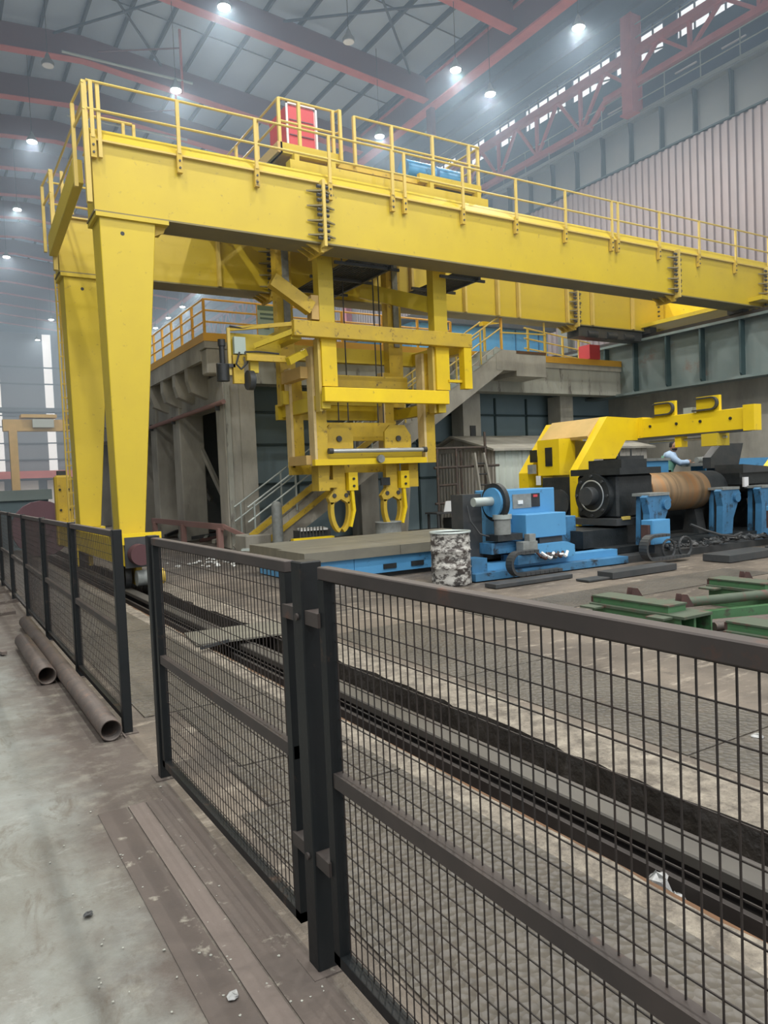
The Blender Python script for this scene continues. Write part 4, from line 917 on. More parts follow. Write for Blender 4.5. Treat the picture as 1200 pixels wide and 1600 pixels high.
# barrel
bl = thing('oil_barrel', 'dark oil barrel splashed with white paint in front of the machine bed', 'barrel', (6.6, 8.95, 0))
MB().lathe((6.6, 8.95, 0), (0, 0, 1), [(0, 0.0), (0, 0.285), (0.02, 0.30), (0.1, 0.295), (0.25, 0.295), (0.265, 0.31), (0.28, 0.295), (0.5, 0.295), (0.515, 0.31), (0.53, 0.295), (0.62, 0.293), (0.64, 0.30), (0.66, 0.293), (0.76, 0.295), (0.78, 0.305), (0.79, 0.30), (0.78, 0.285)], 28).build('shell', 'barrel', bl)
MB().lathe((6.6, 8.95, 0), (0, 0, 1), [(0.78, 0.285), (0.70, 0.28), (0.70, 0.0)], 28).build('lid', 'black', bl)
MB().lathe((6.6, 8.95, 0), (0, 0, 1), [(0.775, 0.28), (0.80, 0.285), (0.80, 0.31), (0.775, 0.31)], 28).build('rim', 'zinc', bl)
bl2 = thing('grey_drum', 'grey steel drum standing behind the bed under the right tong', 'drum', (8.95, 14.1, 0))
MB().lathe((8.95, 14.5, 0), (0, 0, 1), [(0, 0), (0, 0.3), (0.3, 0.3), (0.31, 0.315), (0.33, 0.3), (0.62, 0.3), (0.63, 0.31), (0.65, 0.31), (0.65, 0.28), (0.55, 0.28), (0.55, 0)], 24).build('shell', 'grey', bl2)
# things behind the bed
t = thing('bollard', 'round-topped rusty bollard standing in front of the stairs', 'bollard', (6.85, 16.0, 0))
MB().lathe((6.85, 16.0, 0), (0, 0, 1), [(0, 0.13), (1.1, 0.12), (1.16, 0.11), (1.2, 0.07), (1.22, 0.0)], 16).build('shaft', 'grey', t); B(6.68, 7.02, 15.83, 16.17, 0, 0.02).build('base_plate', 'rust', t)
t = thing('sheet_stack', 'stack of pale galvanised strips lying left of the machine bed', 'metal sheets', (5.9, 14.6, 0))
for k in range(3): MB().bar((5.3+0.12*k, 14.6+0.15*k, 0.1+0.08*k), (8.3+0.1*k, 13.3+0.15*k, 0.1+0.09*k), 0.3, 0.03).build('sheet', 'zinc', t)
for k in (5.6, 7.0): B(k, k+0.12, 13.6, 15.0, 0, 0.085).build('bearer', 'concrete', t)
t = thing('yellow_fixture', 'low bright yellow fixture with prongs on the floor near the left tong', 'fixture', (7.2, 14.6, 0))
B(6.9, 7.6, 14.9, 15.2, 0, 0.32).build('block', 'dark', t); B(6.7, 7.7, 14.8, 14.95, 0.28, 0.40).build('rim', 'yellow_bright', t)
for k in range(8): B(6.95+k*0.08, 6.97+k*0.08, 15.0, 15.02, 0.32, 0.62).build('prong', 'dark', t)
t = thing('parts_box', 'dark box with a white lid lying under the left tong', 'box', (7.5, 15.3, 0)); B(7.15, 7.9, 15.35, 15.8, 0, 0.52).build('body', 'dark', t); MB().prism([(7.1, 15.3), (7.75, 15.2), (7.95, 15.85), (7.3, 15.9)], 'z', 0.52, 0.56).build('lid', 'white', t)
# scaffold and ladders, work bench
sc = thing('scaffold', 'dark tube scaffold standing in front of the weathered shed', 'scaffold', (11.8, 15.2, 0))
for x, y in ((10.9, 15.2), (11.5, 15.2), (11.95, 15.6), (12.45, 15.2)):
    MB().cyl((x, y, 0), (x, y, 2.75 if x > 12.3 else 2.35), 0.035, 8).build('standard', 'pipe', sc)
for z in (0.95, 1.85, 2.33): MB().cyl((10.8, 15.2, z), (12.9 if z < 2.2 else 12.5, 15.2, z+0.02), 0.032, 8).build('ledger', 'pipe', sc)
MB().cyl((10.9, 15.2, 1.4), (11.5, 15.2, 1.42), 0.03, 8).build('ledger', 'pipe', sc); MB().cyl((11.5, 15.2, 2.3), (11.95, 15.6, 2.3), 0.03, 8).build('ledger', 'pipe', sc)
ld = thing('ladder', 'narrow timber ladder leaning against the scaffold', 'ladder', (12.3, 15.0, 0))
for a, b in (((12.15, 14.9, 0.0), (12.0, 15.1, 2.2)), ((12.62, 14.9, 0.0), (12.3, 15.1, 2.2))): MB().bar(a, b, 0.05, 0.09).build('side_rail', 'concrete', ld)
for k in range(7):
    z = 0.25+0.28*k; f = z/2.2; MB().cyl((12.15-0.15*f, 14.9+0.2*f, z), (12.62-0.32*f, 14.9+0.2*f, z), 0.02, 6).build('rung', 'dark', ld)
wb = thing('work_bench', 'dark work bench with oddments on it in front of the shed', 'bench', (11.0, 15, 0))
B(10.4, 11.9, 14.6, 15.1, 0.72, 0.76).build('top', 'dark', wb)
for x in (10.45, 11.8):
    for y in (14.63, 15.03): B(x, x+0.05, y, y+0.05, 0, 0.72).build('leg', 'dark', wb)
B(10.9, 11.75, 14.7, 15.05, 0.1, 0.6).build('drawer_box', 'black', wb)
tag(MB().prism([(10.75, 0.762), (11.02, 0.762), (11.08, 1.02), (10.82, 1.02)], 'y', 14.78, 14.81).build('white_card', 'white'), 'white card standing on the dark work bench', 'card')
for k in range(4): tag(MB().blob((11.2+0.16*k, 14.85, 0.80), 0.07, 7, 0.3, 0.8).build('rag', random.choice(['stone', 'yellow_pale'])), ['pale oddment on the work bench next to the white card', 'second pale oddment on the work bench', 'third pale oddment on the work bench', 'outermost pale oddment on the work bench'][k], 'oddment')
tag(MB().bar((10.4, 16.2, 0), (10.75, 16.4, 1.95), 0.28, 0.1).build('concrete_slab', 'concrete'), 'tall weathered slab leaning left of the scaffold', 'slab')
# shed
sh = thing('shed', 'weathered corrugated shed with low gabled roof behind the scaffold', 'shed', (14, 16.6, 0))
def ribbed(axis, fixed, a, b, z0, z1, step=0.25, d=0.03, s_=-1):
    m = MB(); pts = []; u = a
    while u < b-1e-6:
        pts += [(u, 0), (u+step*0.4, 0), (u+step*0.5, d), (u+step*0.9, d)]; u += step
    pts.append((b, 0)); n = len(pts)
    P_ = (lambda u, h, z: (fixed+s_*h, u, z)) if axis == 'x' else (lambda u, h, z: (u, fixed+s_*h, z))
    m.add([P_(u, h, z0) for u, h in pts]+[P_(u, h, z1) for u, h in pts], [(i, i+1, n+i+1, n+i) for i in range(n-1)])
    return m
B(13.95, 20.5, 16.6, 19.8, 0, 2.35).build('core', 'shed', sh)
k = 0
for y in (16.6, 17.4, 18.2, 19.0): ribbed('x', 13.94, y, y+0.8, 0, 2.42, 0.16, 0.02).build('wall_sheet', 'shed', sh)
x = 13.95
while x < 20.2:
    ribbed('y', 16.59, x, x+0.9, 0, 2.38).build('wall_sheet', 'shed_green' if x < 15.5 else 'shed', sh); x += 0.9
MB().prism([(16.35, 2.36), (18.4, 2.86), (19.95, 2.36), (19.95, 2.30), (18.4, 2.8), (16.35, 2.30)], 'x', 13.7, 20.65).build('roof', 'concrete', sh)
MB().prism([(16.6, 2.35), (18.4, 2.78), (19.8, 2.35)], 'x', 13.9, 13.95).build('gable', 'shed', sh)

# ================================================================== ROLL GRINDER (blue machine)
gr = thing('roll_grinder_bed', 'long low blue machine bed rail carrying the blue rests', 'machine bed', (10, 8.7, 0))
MB().prism([(6.9, 8.75), (10.1, 8.62), (10.1, 9.4), (6.9, 9.4)], 'z', 0.02, 0.13).build('base', 'blue_dirty', gr)
MB().prism([(10.1, 8.66), (20, 8.5), (20, 9.4), (10.1, 9.4)], 'z', 0.0, 0.12).build('base', 'dark', gr, 'oily black far part of the bed')
MB().prism([(7.05, 8.95), (10.1, 8.85), (10.1, 9.1), (7.05, 9.15)], 'z', 0.13, 0.24).build('slideway', 'blue', gr)
B(10.0, 20, 9.0, 9.4, 0.13, 0.24).build('slideway', 'black', gr)
B(6.95, 7.25, 8.9, 9.3, 0.1, 0.34).build('end_block', 'blue_dirty', gr)
B(8.9, 20, 9.5, 11, 0.0, 0.24).build('rear_bed', 'black', gr)
# headstock
hs = thing('headstock', 'bright blue control cabinet and carriage at the left end of the grinder', 'machine', (8.1, 8.9, 0.24))
tc_ = B(7.72, 8.95, 9.15, 9.75, 0.34, 1.36).build('tall_cabinet', 'blue', hs, bevel=0.01)
B(8.02, 8.42, 9.14, 9.15, 1.05, 1.28).build('panel', 'grey', tc_); B(8.12, 8.22, 9.12, 9.14, 1.12, 1.18).build('gauge', 'white', tc_); B(8.42, 8.6, 9.13, 9.15, 1.06, 1.28).build('panel', 'black', tc_); B(8.45, 8.54, 9.12, 9.13, 1.22, 1.26).build('switch', 'red_box', tc_)
B(7.98, 8.85, 8.80, 9.15, 0.58, 0.96).build('front_box', 'blue', hs, bevel=0.008); B(8.3, 8.8, 8.85, 9.12, 0.48, 0.58).build('neck', 'dark', hs)
MB().prism([(8.05, 0.24), (8.95, 0.24), (8.95, 0.42), (8.78, 0.48), (8.05, 0.48)], 'y', 8.72, 9.2).build('carriage', 'blue', hs)
B(7.7, 8.5, 8.70, 9.1, 0.2, 0.34).build('carriage', 'blue_dirty', hs)
B(7.05, 7.42, 9.2, 9.5, 0.3, 1.32).build('grey_column', 'dark', hs)
MB().cyl((7.50, 9.0, 1.18), (7.58, 9.0, 1.18), 0.30, 28).build('wheel_rim', 'black', hs); MB().cyl((7.46, 9.0, 1.18), (7.50, 9.0, 1.18), 0.23, 28).build('wheel_disc', 'blue', hs); MB().cyl((7.10, 9.0, 1.20), (7.46, 9.0, 1.20), 0.07, 16).build('spindle', 'zinc', hs, 'pale grey spindle')
MB().cyl((7.58, 8.9, 0.68), (7.58, 8.9, 0.92), 0.13, 16).build('motor', 'grey', hs); MB().cyl((7.58, 8.9, 0.92), (7.58, 8.9, 0.99), 0.15, 16).build('motor_cap', 'zinc', hs)
B(7.4, 7.9, 8.8, 9.1, 0.58, 0.68).build('motor_base', 'black', hs); B(7.35, 8.0, 8.9, 9.2, 0.38, 0.55).build('gearbox', 'blue_dirty', hs)
B(7.78, 8.08, 8.66, 8.82, 0.36, 0.55).build('terminal_box', 'grey', hs); B(7.95, 8.08, 8.7, 8.82, 0.55, 0.66).build('terminal_box', 'grey', hs)
for k in range(5): MB().tube([(8.05+0.1*k, 8.66, 0.38-0.02*k), (8.1+0.12*k, 8.62, 0.3), (8.2+0.11*k, 8.62, 0.26), (8.3+0.1*k, 8.64, 0.34)], 0.025, 6).build('hose', ['rust', 'white', 'dark', 'rust', 'white'][k], hs)
MB().tube([(7.1, 9.15, 1.15), (7.12, 9.1, 0.9), (7.25, 9.05, 0.7), (7.5, 9.0, 0.62)], 0.015, 6).build('cable', 'dark', hs)
def chain(x, y, r, w_, label, end=1.2):
    t = thing('cable_chain', label, 'cable chain', (x, y, 0))
    pts = [(x+0.8*end, 0.06+2*r)]+[(x+r-r*math.sin(a), 0.06+r+r*math.cos(a)) for a in [math.radians(d) for d in range(0, 181, 15)]]+[(x+end*1.5, 0.06)]
    k = 0
    for p, q in zip(pts, pts[1:]):
        L_ = math.dist(p, q); n = max(1, int(L_/0.09))
        for i in range(n):
            a = (p[0]+(q[0]-p[0])*i/n, p[1]+(q[1]-p[1])*i/n); b = (p[0]+(q[0]-p[0])*(i+0.92)/n, p[1]+(q[1]-p[1])*(i+0.92)/n)
            MB().strip([a, b], 'y', y, y+w_, 0.045).build('link', 'dark', t); k += 1
    return t
chain(7.35, 8.45, 0.19, 0.14, 'curled cable chain on the floor before the blue headstock', 0.7)
chain(10.0, 8.15, 0.22, 0.16, 'curled cable chain on the floor below the first blue steady rest', 0.75)
# blue pieces behind headstock
tag(B(9.0, 9.9, 9.6, 10.1, 0.26, 0.82).build('gear_housing', 'blue_dirty', bevel=0.01), 'oily blue housing between headstock and black bearing block', 'housing')
# work roll with black chocks
rl = thing('steel_roll', 'heat-tinted brown steel roll lying in the grinder', 'roll', (12.7, 9.8, 0.7))
MB().lathe((11.52, 9.8, 1.13), (1, 0, 0), [(0, 0.0), (0, 0.25), (0.28, 0.25), (0.28, 0.375), (0.30, 0.39), (2.03, 0.39)], 40).build('barrel', 'roll', rl)
MB().lathe((11.6, 9.8, 1.13), (1, 0, 0), [(1.95, 0.39), (2.5, 0.385), (2.55, 0.37), (2.55, 0.22), (3.2, 0.22), (3.2, 0.2), (3.2, 0)], 40).build('journal', 'black', rl, 'black dark-coated end of the roll')
MB().lathe((11.78, 9.8, 1.13), (1, 0, 0), [(0.0, 0.26), (0.0, 0.375)], 40).build('end_face', 'grey', rl)
ck = thing('bearing_block', 'massive black bearing block at the left end of the roll', 'bearing block', (11, 9.9, 0.24))
B(10.72, 11.7, 9.35, 10.35, 0.72, 1.52).build('housing', 'black', ck, bevel=0.04)
B(10.62, 11.75, 9.2, 10.4, 1.52, 1.64).build('top_flange', 'black', ck); B(10.9, 11.6, 9.4, 10.2, 1.64, 1.80).build('cap', 'black', ck)
MB().cyl((10.59, 9.85, 1.14), (10.72, 9.85, 1.14), 0.42, 32).build('cover', 'black', ck); MB().lathe((10.58, 9.85, 1.14), (1, 0, 0), [(0.0, 0.27), (-0.01, 0.285), (0.0, 0.30)], 32).build('ring', 'silver', ck, 'thin bright ring around the shaft end'); MB().cyl((10.42, 9.85, 1.14), (10.59, 9.85, 1.14), 0.17, 20).build('shaft_end', 'dark', ck)
for a in range(8): MB().cyl((10.56, 9.85+0.37*math.cos(a*PI/4), 1.14+0.37*math.sin(a*PI/4)), (10.60, 9.85+0.37*math.cos(a*PI/4), 1.14+0.37*math.sin(a*PI/4)), 0.03, 6).build('bolt', 'dark', ck)
B(10.5, 11.85, 9.2, 10.4, 0.60, 0.72).build('saddle', 'dark', ck); B(9.75, 10.9, 9.3, 10.3, 0.24, 0.55).build('pedestal', 'black', ck); B(11.0, 11.6, 9.4, 10.2, 0.24, 0.6).build('pedestal', 'black', ck)
tag(MB().box(10.65, 10.85, 9.18, 9.22, 0.70, 0.76).build('label_plate', 'yellow_pale'), 'small pale tag on the saddle of the black bearing block', 'tag')
# dark area below roll
t = thing('roll_supports', 'dark pedestals standing under the brown roll', 'supports', (12.7, 9.9, 0.24))
for x in (12.2, 13.4, 14.2): MB().prism([(9.6, 0.24), (10.0, 0.24), (9.9, 0.74), (9.7, 0.74)], 'x', x, x+0.25).build('pedestal', 'dark', t)
tag(B(11.7, 14.6, 10.5, 10.7, 0.24, 0.9).build('splash_guard', 'black'), 'black splash guard plate behind the brown roll', 'guard')
# steady rests
def rest(x, y, label, flip=1, boxz=0.3):
    t = thing('steady_rest', label, 'steady rest', (x, y, 0.14))
    MB().prism([(x-0.02, 0.14), (x+0.30, 0.14), (x+0.36, 0.55), (x+0.52, 0.85), (x+0.62, 1.02), (x+0.55, 1.12), (x+0.05, 1.16), (x-0.06, 1.1), (x+0.02, 0.8)], 'y', y, y+0.14).build('front_plate', 'blue_dirty', t)
    MB().prism([(x+0.05, 0.14), (x+0.30, 0.14), (x+0.36, 0.55), (x+0.55, 0.95), (x+0.5, 1.1), (x+0.1, 1.14)], 'y', y+0.25, y+0.35).build('rear_plate', 'blue_dirty', t)
    B(x, x+0.55, y-0.02, y+0.36, 1.12, 1.17).build('top_plate', 'grey', t); MB().cyl((x+0.44, y-0.06, 0.95), (x+0.44, y+0.38, 0.95), 0.09, 14).build('roller', 'blue_dirty', t); B(x+0.1, x+0.3, y+0.14, y+0.25, 0.2, 1.0).build('web', 'black', t)
    return t
rest(10.82, 8.75, 'blue steady rest in front of the left end of the brown roll')
def sbox(x, y, z, label):
    t = thing('junction_box', label, 'box', (x, y, z)); B(x, x+0.46, y, y+0.24, z, z+0.42).build('case', 'blue', t, bevel=0.006); B(x+0.02, x+0.44, y-0.006, y, z+0.02, z+0.40).build('lid', 'blue', t)
    B(x-0.06, x, y+0.05, y+0.2, z, z+0.34).build('terminal_strip', 'rust', t); B(x+0.1, x+0.3, y+0.05, y+0.2, 0.14, z).build('stalk', 'dark', t)
sbox(10.5, 8.42, 0.30, 'blue junction box below the first steady rest')
t = rest(13.45, 9.1, 'oily blue steady rest in front of the right end of the roll'); 
t = rest(14.45, 8.9, 'oily blue curved rest farther right beside the dark roll'); sbox(13.85, 8.2, 0.36, 'blue junction box at the right edge of the picture')
# hoses on the floor
for k, (x, y, r, lb) in enumerate(((10.75, 8.3, 0.16, 'looped dark hose under the blue junction box'), (11.15, 8.25, 0.17, 'second looped dark hose right of the cable chain'))):
    m = MB(); pts = [(x+r*math.cos(a), y+0.02*k, 0.06+r+r*math.sin(a)) for a in [i*PI/9 for i in range(19)]]; m.tube(pts, 0.02, 6); tag(m.build('hose_loop', 'dark'), lb, 'hose')
m = MB().tube([(11.9, 8.7, 0.55), (12.2, 8.6, 0.42), (12.5, 8.5, 0.32), (12.9, 8.5, 0.27), (13.3, 8.6, 0.3)], 0.025, 6); tag(m.build('hose', 'dark'), 'dark hose sagging below the brown roll', 'hose')
db = MB(); 
for _ in range(60): db.blob((random.uniform(11.2, 13.9), random.uniform(8.45, 8.95), 0.2), random.uniform(0.03, 0.09), 6, 0.4)
tag(db.build('swarf_pile', 'dark', stuff=True), 'heap of dark swarf and rags along the grinder bed', 'swarf')
# plates lying on the floor before the grinder
for (x0, x1, y0, y1, z1, lb) in ((8.45, 9.9, 7.5, 7.8, 0.1, 'dark steel bar lying on the floor before the blue bed'), (8.0, 8.7, 7.55, 7.8, 0.03, 'small dark plate lying left of the dark steel bar'), (11.1, 12.5, 7.4, 7.9, 0.12, 'dark steel slab on the floor before the roll'),
                                (12.9, 14.8, 7.4, 7.9, 0.1, 'dark steel slab on the floor at the right edge'), (6.7, 8.2, 8.05, 8.3, 0.06, 'flat dark plate before the curled cable chain')):
    tag(B(x0, x1, y0, y1, 0.009, z1+0.009).build('steel_slab', 'dark', bevel=0.005), lb, 'slab')
# second roll at right
r2_ = thing('steel_roll', 'dark black-coated roll at the right edge', 'roll', (16, 9.9, 0.6))
MB().lathe((14.9, 9.9, 1.2), (1, 0, 0), [(0, 0), (0, 0.2), (0.4, 0.2), (0.4, 0.34), (4.0, 0.34)], 28).build('barrel', 'black', r2_)
for x in (15.2, 17.2): MB().prism([(9.6, 0.24), (10.2, 0.24), (10.1, 0.87), (9.7, 0.87)], 'x', x, x+0.3).build('pedestal', 'black', r2_)
t = thing('grinding_head', 'dark grinding head with sloped grey guard right of the brown roll', 'machine', (14.8, 9.8, 0.24))
B(14.35, 15.5, 9.3, 9.9, 1.2, 1.44).build('slide', 'black', t); MB().prism([(14.4, 1.44), (15.6, 1.44), (15.7, 1.5), (15.5, 1.54), (14.4, 1.62)], 'y', 9.25, 9.9).build('slide_cover', 'dark', t)
MB().prism([(14.7, 1.56), (15.7, 1.56), (15.9, 2.1), (15.1, 2.1), (14.7, 1.8)], 'y', 10.2, 10.4).build('guard', 'dark', t, 'sloped dark grey guard plate'); B(14.35, 14.5, 9.2, 9.24, 1.15, 1.35).build('tag', 'lens_off', t); B(14.4, 15.0, 9.9, 10.3, 0.24, 1.3).build('column', 'black', t); B(14.9, 15.5, 10.15, 10.45, 0.24, 1.6).build('column', 'black', t)
t = thing('yellow_guard', 'small yellow and black guard on the dark roll at the right edge', 'guard', (15.3, 9.3, 1.4)); MB().prism([(15.3, 1.52), (16.1, 1.52), (16.1, 1.85), (15.8, 1.9)], 'y', 9.2, 9.4).build('plate', 'yellow_bright', t); MB().cyl((15.8, 9.16, 1.7), (15.8, 9.2, 1.7), 0.07, 12).build('hole_trim', 'black', t); B(15.6, 15.8, 9.4, 9.6, 1.40, 1.56).build('mount', 'dark', t)
# blue tank and operator deck
tk = thing('coolant_tank', 'long blue tank behind the brown roll', 'tank', (14.0, 11.6, 0)); B(12.9, 14.7, 11.3, 12.2, 0, 1.78).build('body', 'blue', tk); B(12.8, 14.72, 11.25, 12.25, 1.78, 1.84).build('lid', 'grey', tk)
B(13.2, 14.1, 11.5, 11.9, 1.84, 1.92).build('pump', 'dark', tk); MB().cyl((13.5, 11.7, 1.92), (13.5, 11.7, 2.2), 0.02, 6).build('stem', 'dark', tk); MB().cyl((13.9, 11.7, 1.92), (13.9, 11.7, 2.08), 0.02, 6).build('stem', 'dark', tk)
tag(B(14.75, 16.9, 11.0, 12.6, 0, 0.5).build('operator_deck', 'dark'), 'dark raised deck where the operator stands', 'deck')
cs = thing('control_console', 'small console with pale grey top in front of the operator', 'console', (16.0, 11.2, 0.5)); B(15.65, 15.95, 11.0, 11.4, 0.5, 1.62).build('pedestal', 'blue', cs); B(15.35, 16.1, 10.95, 11.45, 1.62, 1.70).build('top', 'grey', cs); MB().cyl((15.6, 11.2, 1.76), (15.9, 11.2, 1.78), 0.07, 10).build('handle', 'grey', cs)
tag(B(17.0, 21.5, 11.6, 12.0, 0, 1.78).build('blue_partition', 'blue'), 'plain blue partition panel at the right edge behind the roll', 'panel')

# ================================================================== YELLOW LOADER FRAME
yl = thing('loader_frame', 'bright yellow C-shaped loader frame with arm reaching over the roll', 'loader', (12, 11.5, 0))
YP = [(11.2, 0.24), (11.3, 0.24), (11.3, 1.62), (11.55, 1.62), (11.72, 1.85), (12.35, 1.85), (12.68, 2.23), (13.09, 2.23), (13.09, 2.70), (12.13, 2.73), (11.2, 1.62)]
MB().prism(YP, 'y', 10.8, 11.0).build('near_frame', 'yellow_bright', yl)
YP2 = [(11.35, 0.24), (11.8, 0.24), (11.8, 1.6), (12.35, 2.2), (13.09, 2.23), (13.09, 2.70), (12.23, 2.71), (11.35, 1.62)]
MB().prism(YP2, 'y', 12.4, 12.7).build('far_frame', 'yellow_bright', yl)
MB().prism([(12.13, 2.73), (13.09, 2.70), (13.09, 2.65), (12.1, 2.66), (11.78, 2.28), (11.75, 2.34)], 'y', 11.0, 12.4).build('roof_cover', 'tan', yl, 'dusty tan sloping top cover')
B(11.8, 13.0, 12.1, 12.4, 1.5, 2.3).build('cabinet', 'yellow', yl)
B(11.42, 11.9, 11.5, 12.15, 1.55, 2.32).build('cabinet', 'yellow_bright', yl); B(11.40, 11.42, 11.7, 11.9, 1.75, 2.15).build('window', 'glass_dark', yl); B(11.40, 11.42, 12.16, 12.38, 1.85, 2.12).build('window', 'glass_dark', yl); B(11.3, 11.42, 12.2, 12.35, 1.6, 1.8).build('switch_box', 'grey', yl)
B(11.4, 12.4, 11.0, 12.0, 0.5, 1.5).build('motor_block', 'black', yl, 'black motor block inside the loader frame')
for x in (11.35,): MB().cyl((x, 11.5, 0.95), (x+0.1, 11.5, 0.95), 0.3, 18).build('motor_end', 'dark', yl)
B(11.35, 11.4, 12.05, 12.15, 1.35, 1.55).build('tag', 'white', yl); B(10.6, 12.6, 10.8, 12.6, 0, 0.5).build('plinth', 'blue_dirty', yl)
# arm
B(13.10, 13.26, 8.35, 10.95, 2.27, 2.68).build('arm', 'yellow_bright', yl, bevel=0.008); B(13.04, 13.27, 8.14, 8.36, 2.24, 2.72).build('arm_end', 'yellow_bright', yl)
B(13.06, 13.30, 8.35, 10.8, 2.235, 2.27).build('arm_flange', 'dark', yl); B(13.09, 13.35, 10.7, 11.0, 2.24, 2.71).build('arm_root', 'yellow_bright', yl)
for y in (10.5, 9.85, 9.3, 8.65): MB().cyl((13.08, y, 2.50), (13.10, y, 2.50), 0.03, 10).build('hole', 'black', yl)
for y0, y1 in ((8.98, 9.12),): B(13.0, 13.4, y0-0.1, y1+0.1, 2.0, 2.24).build('hanger', 'yellow', yl)
B(13.1, 13.3, 9.75, 9.9, 2.02, 2.24).build('hanger', 'yellow_bright', yl); MB().cyl((13.2, 10.6, 2.16), (13.2, 8.8, 2.16), 0.025, 8).build('rod', 'silver', yl)
def dchain(y, label):
    t = thing('cable_chain', label, 'cable chain', (13.2, y, 2.68))
    B(13.12, 13.2, y-0.25, y+0.25, 2.68, 2.98).build('backing_plate', 'yellow_bright', t)
    pts = [(y+0.25, 2.96)]+[(y-0.12-0.13*math.sin(a), 2.83+0.13*math.cos(a)) for a in [math.radians(d) for d in range(0, 181, 20)]]+[(y+0.3, 2.70)]
    MB().strip(pts, 'x', 13.04, 13.12, 0.03).build('band', 'dark', t)
dchain(10.15, 'cable chain on top of the yellow loader arm, left one'); dchain(9.15, 'cable chain on top of the yellow loader arm, right one')
tag(B(13.12, 13.3, 9.48, 9.7, 2.68, 2.80).build('arm_motor', 'zinc'), 'small grey motor between the chains on the loader arm', 'motor')

# ================================================================== GREEN FRAMES, RIGHT FOREGROUND
def green_bench(x, y, L_, label):
    t = thing('green_stand', label, 'stand', (x, y, 0))
    B(x+0.04, x+0.46, y, y+L_, 0.20, 0.225).build('top_plate', 'green_top', t); B(x+0.22, x+0.25, y+0.03, y+L_, 0.02, 0.20).build('web', 'green', t); B(x+0.04, x+0.46, y, y+L_, 0, 0.02).build('base_flange', 'green', t)
    B(x+0.06, x+0.08, y+0.06, y+L_-0.02, 0.02, 0.20).build('side_plate', 'green', t); B(x+0.43, x+0.45, y, y+L_, 0.02, 0.20).build('side_plate', 'green', t); B(x+0.08, x+0.43, y+0.28, y+0.3, 0.02, 0.20).build('end_plate', 'green', t)
    B(x+0.10, x+0.36, y+0.22, y+L_, 0.225, 0.285).build('pad', 'green', t); B(x+0.09, x+0.37, y+0.21, y+L_+0.01, 0.285, 0.30).build('pad_plate', 'green_top', t, 'worn pad plate with rusty edge'); B(x+0.10, x+0.36, y+L_, y+L_+0.03, 0.225, 0.285).build('pad_end', 'rust', t)
    for yy in (y+0.12, y+L_-0.2): B(x-0.10, x+0.06, yy, yy+0.2, 0.195, 0.213).build('side_lug', 'green_top', t)
    for yy in (y+0.3, y+L_-0.25):
        MB().prism([(x+0.40, 0.225), (x+0.60, 0.225), (x+0.50, 0.35), (x+0.44, 0.36)], 'y', yy, yy+0.015).build('hook', 'rust', t); MB().prism([(x+0.40, 0.225), (x+0.60, 0.225), (x+0.50, 0.35), (x+0.44, 0.36)], 'y', yy+0.07, yy+0.085).build('hook', 'rust', t)
    return t
green_bench(5.80, 4.36, 1.15, 'green steel stand with rusty pads, left one beyond the fence')
green_bench(5.55, 2.85, 0.95, 'green steel stand nearer the fence at the right edge'); green_bench(7.6, 4.5, 0.9, 'green steel stand at the right edge, farther back')
t = thing('green_beam', 'green steel pole lying from the left stand towards the right', 'beam', (7, 4.8, 0)); MB().cyl((6.2, 4.85, 0.24), (8.4, 4.25, 0.24), 0.05, 10).build('pole', 'green_top', t); MB().bar((6.2, 4.8, 0.1), (7.4, 4.45, 0.1), 0.08, 0.1).build('lower_bar', 'green', t)
for k in range(3): tag(MB().cyl((6.35, 4.55-0.14*k, 0.06), (8.2, 3.9-0.14*k, 0.06), 0.045, 8).build('floor_pipe', 'pipe'), ('pipe on the floor right of the green stand, farthest of three', 'pipe on the floor right of the green stand, middle of three', 'pipe on the floor right of the green stand, nearest of three')[k], 'pipe')

# ================================================================== FAR LEFT BACKGROUND
fg = thing('far_gantry', 'small pale yellow gantry crane far down the hall', 'crane', (6, 50, 0))
B(4.0, 12, 50, 50.6, 5.5, 6.2).build('girder', 'tan', fg); B(4.3, 4.75, 50, 50.5, 0, 5.5).build('leg', 'tan', fg); B(5.0, 7.0, 49.8, 50.8, 6.3, 6.5).build('trolley', 'tan', fg); B(5.6, 6.8, 49.7, 49.9, 5.7, 6.2).build('cabin', 'zinc', fg); B(11, 11.4, 50, 50.5, 0, 5.5).build('leg', 'tan', fg)
sb = thing('slag_box', 'large dark grey open steel box beyond the far fence', 'container', (1.9, 24, 0))
B(-1.0, 3.0, 24, 24.1, 0, 1.45).build('side', 'teal', sb); B(-1.1, 3.1, 23.9, 24.0, 1.45, 1.75).build('rim', 'girder', sb); B(2.9, 3.0, 24.1, 27, 0, 1.45).build('side', 'teal', sb); B(-1, 3, 27, 27.1, 0, 1.45).build('side', 'teal', sb)
tag(MB().cyl((2.45, 21.0, 0.72), (2.45, 21.3, 0.72), 0.72, 20).cyl((2.45, 20.9, 0.72), (2.45, 21.0, 0.72), 0.2, 12).build('cable_reel', 'red_dull'), 'dull dark red wheel standing beside the yellow truck end', 'reel')  # a dull red wheel, built as a thick disc with a hub

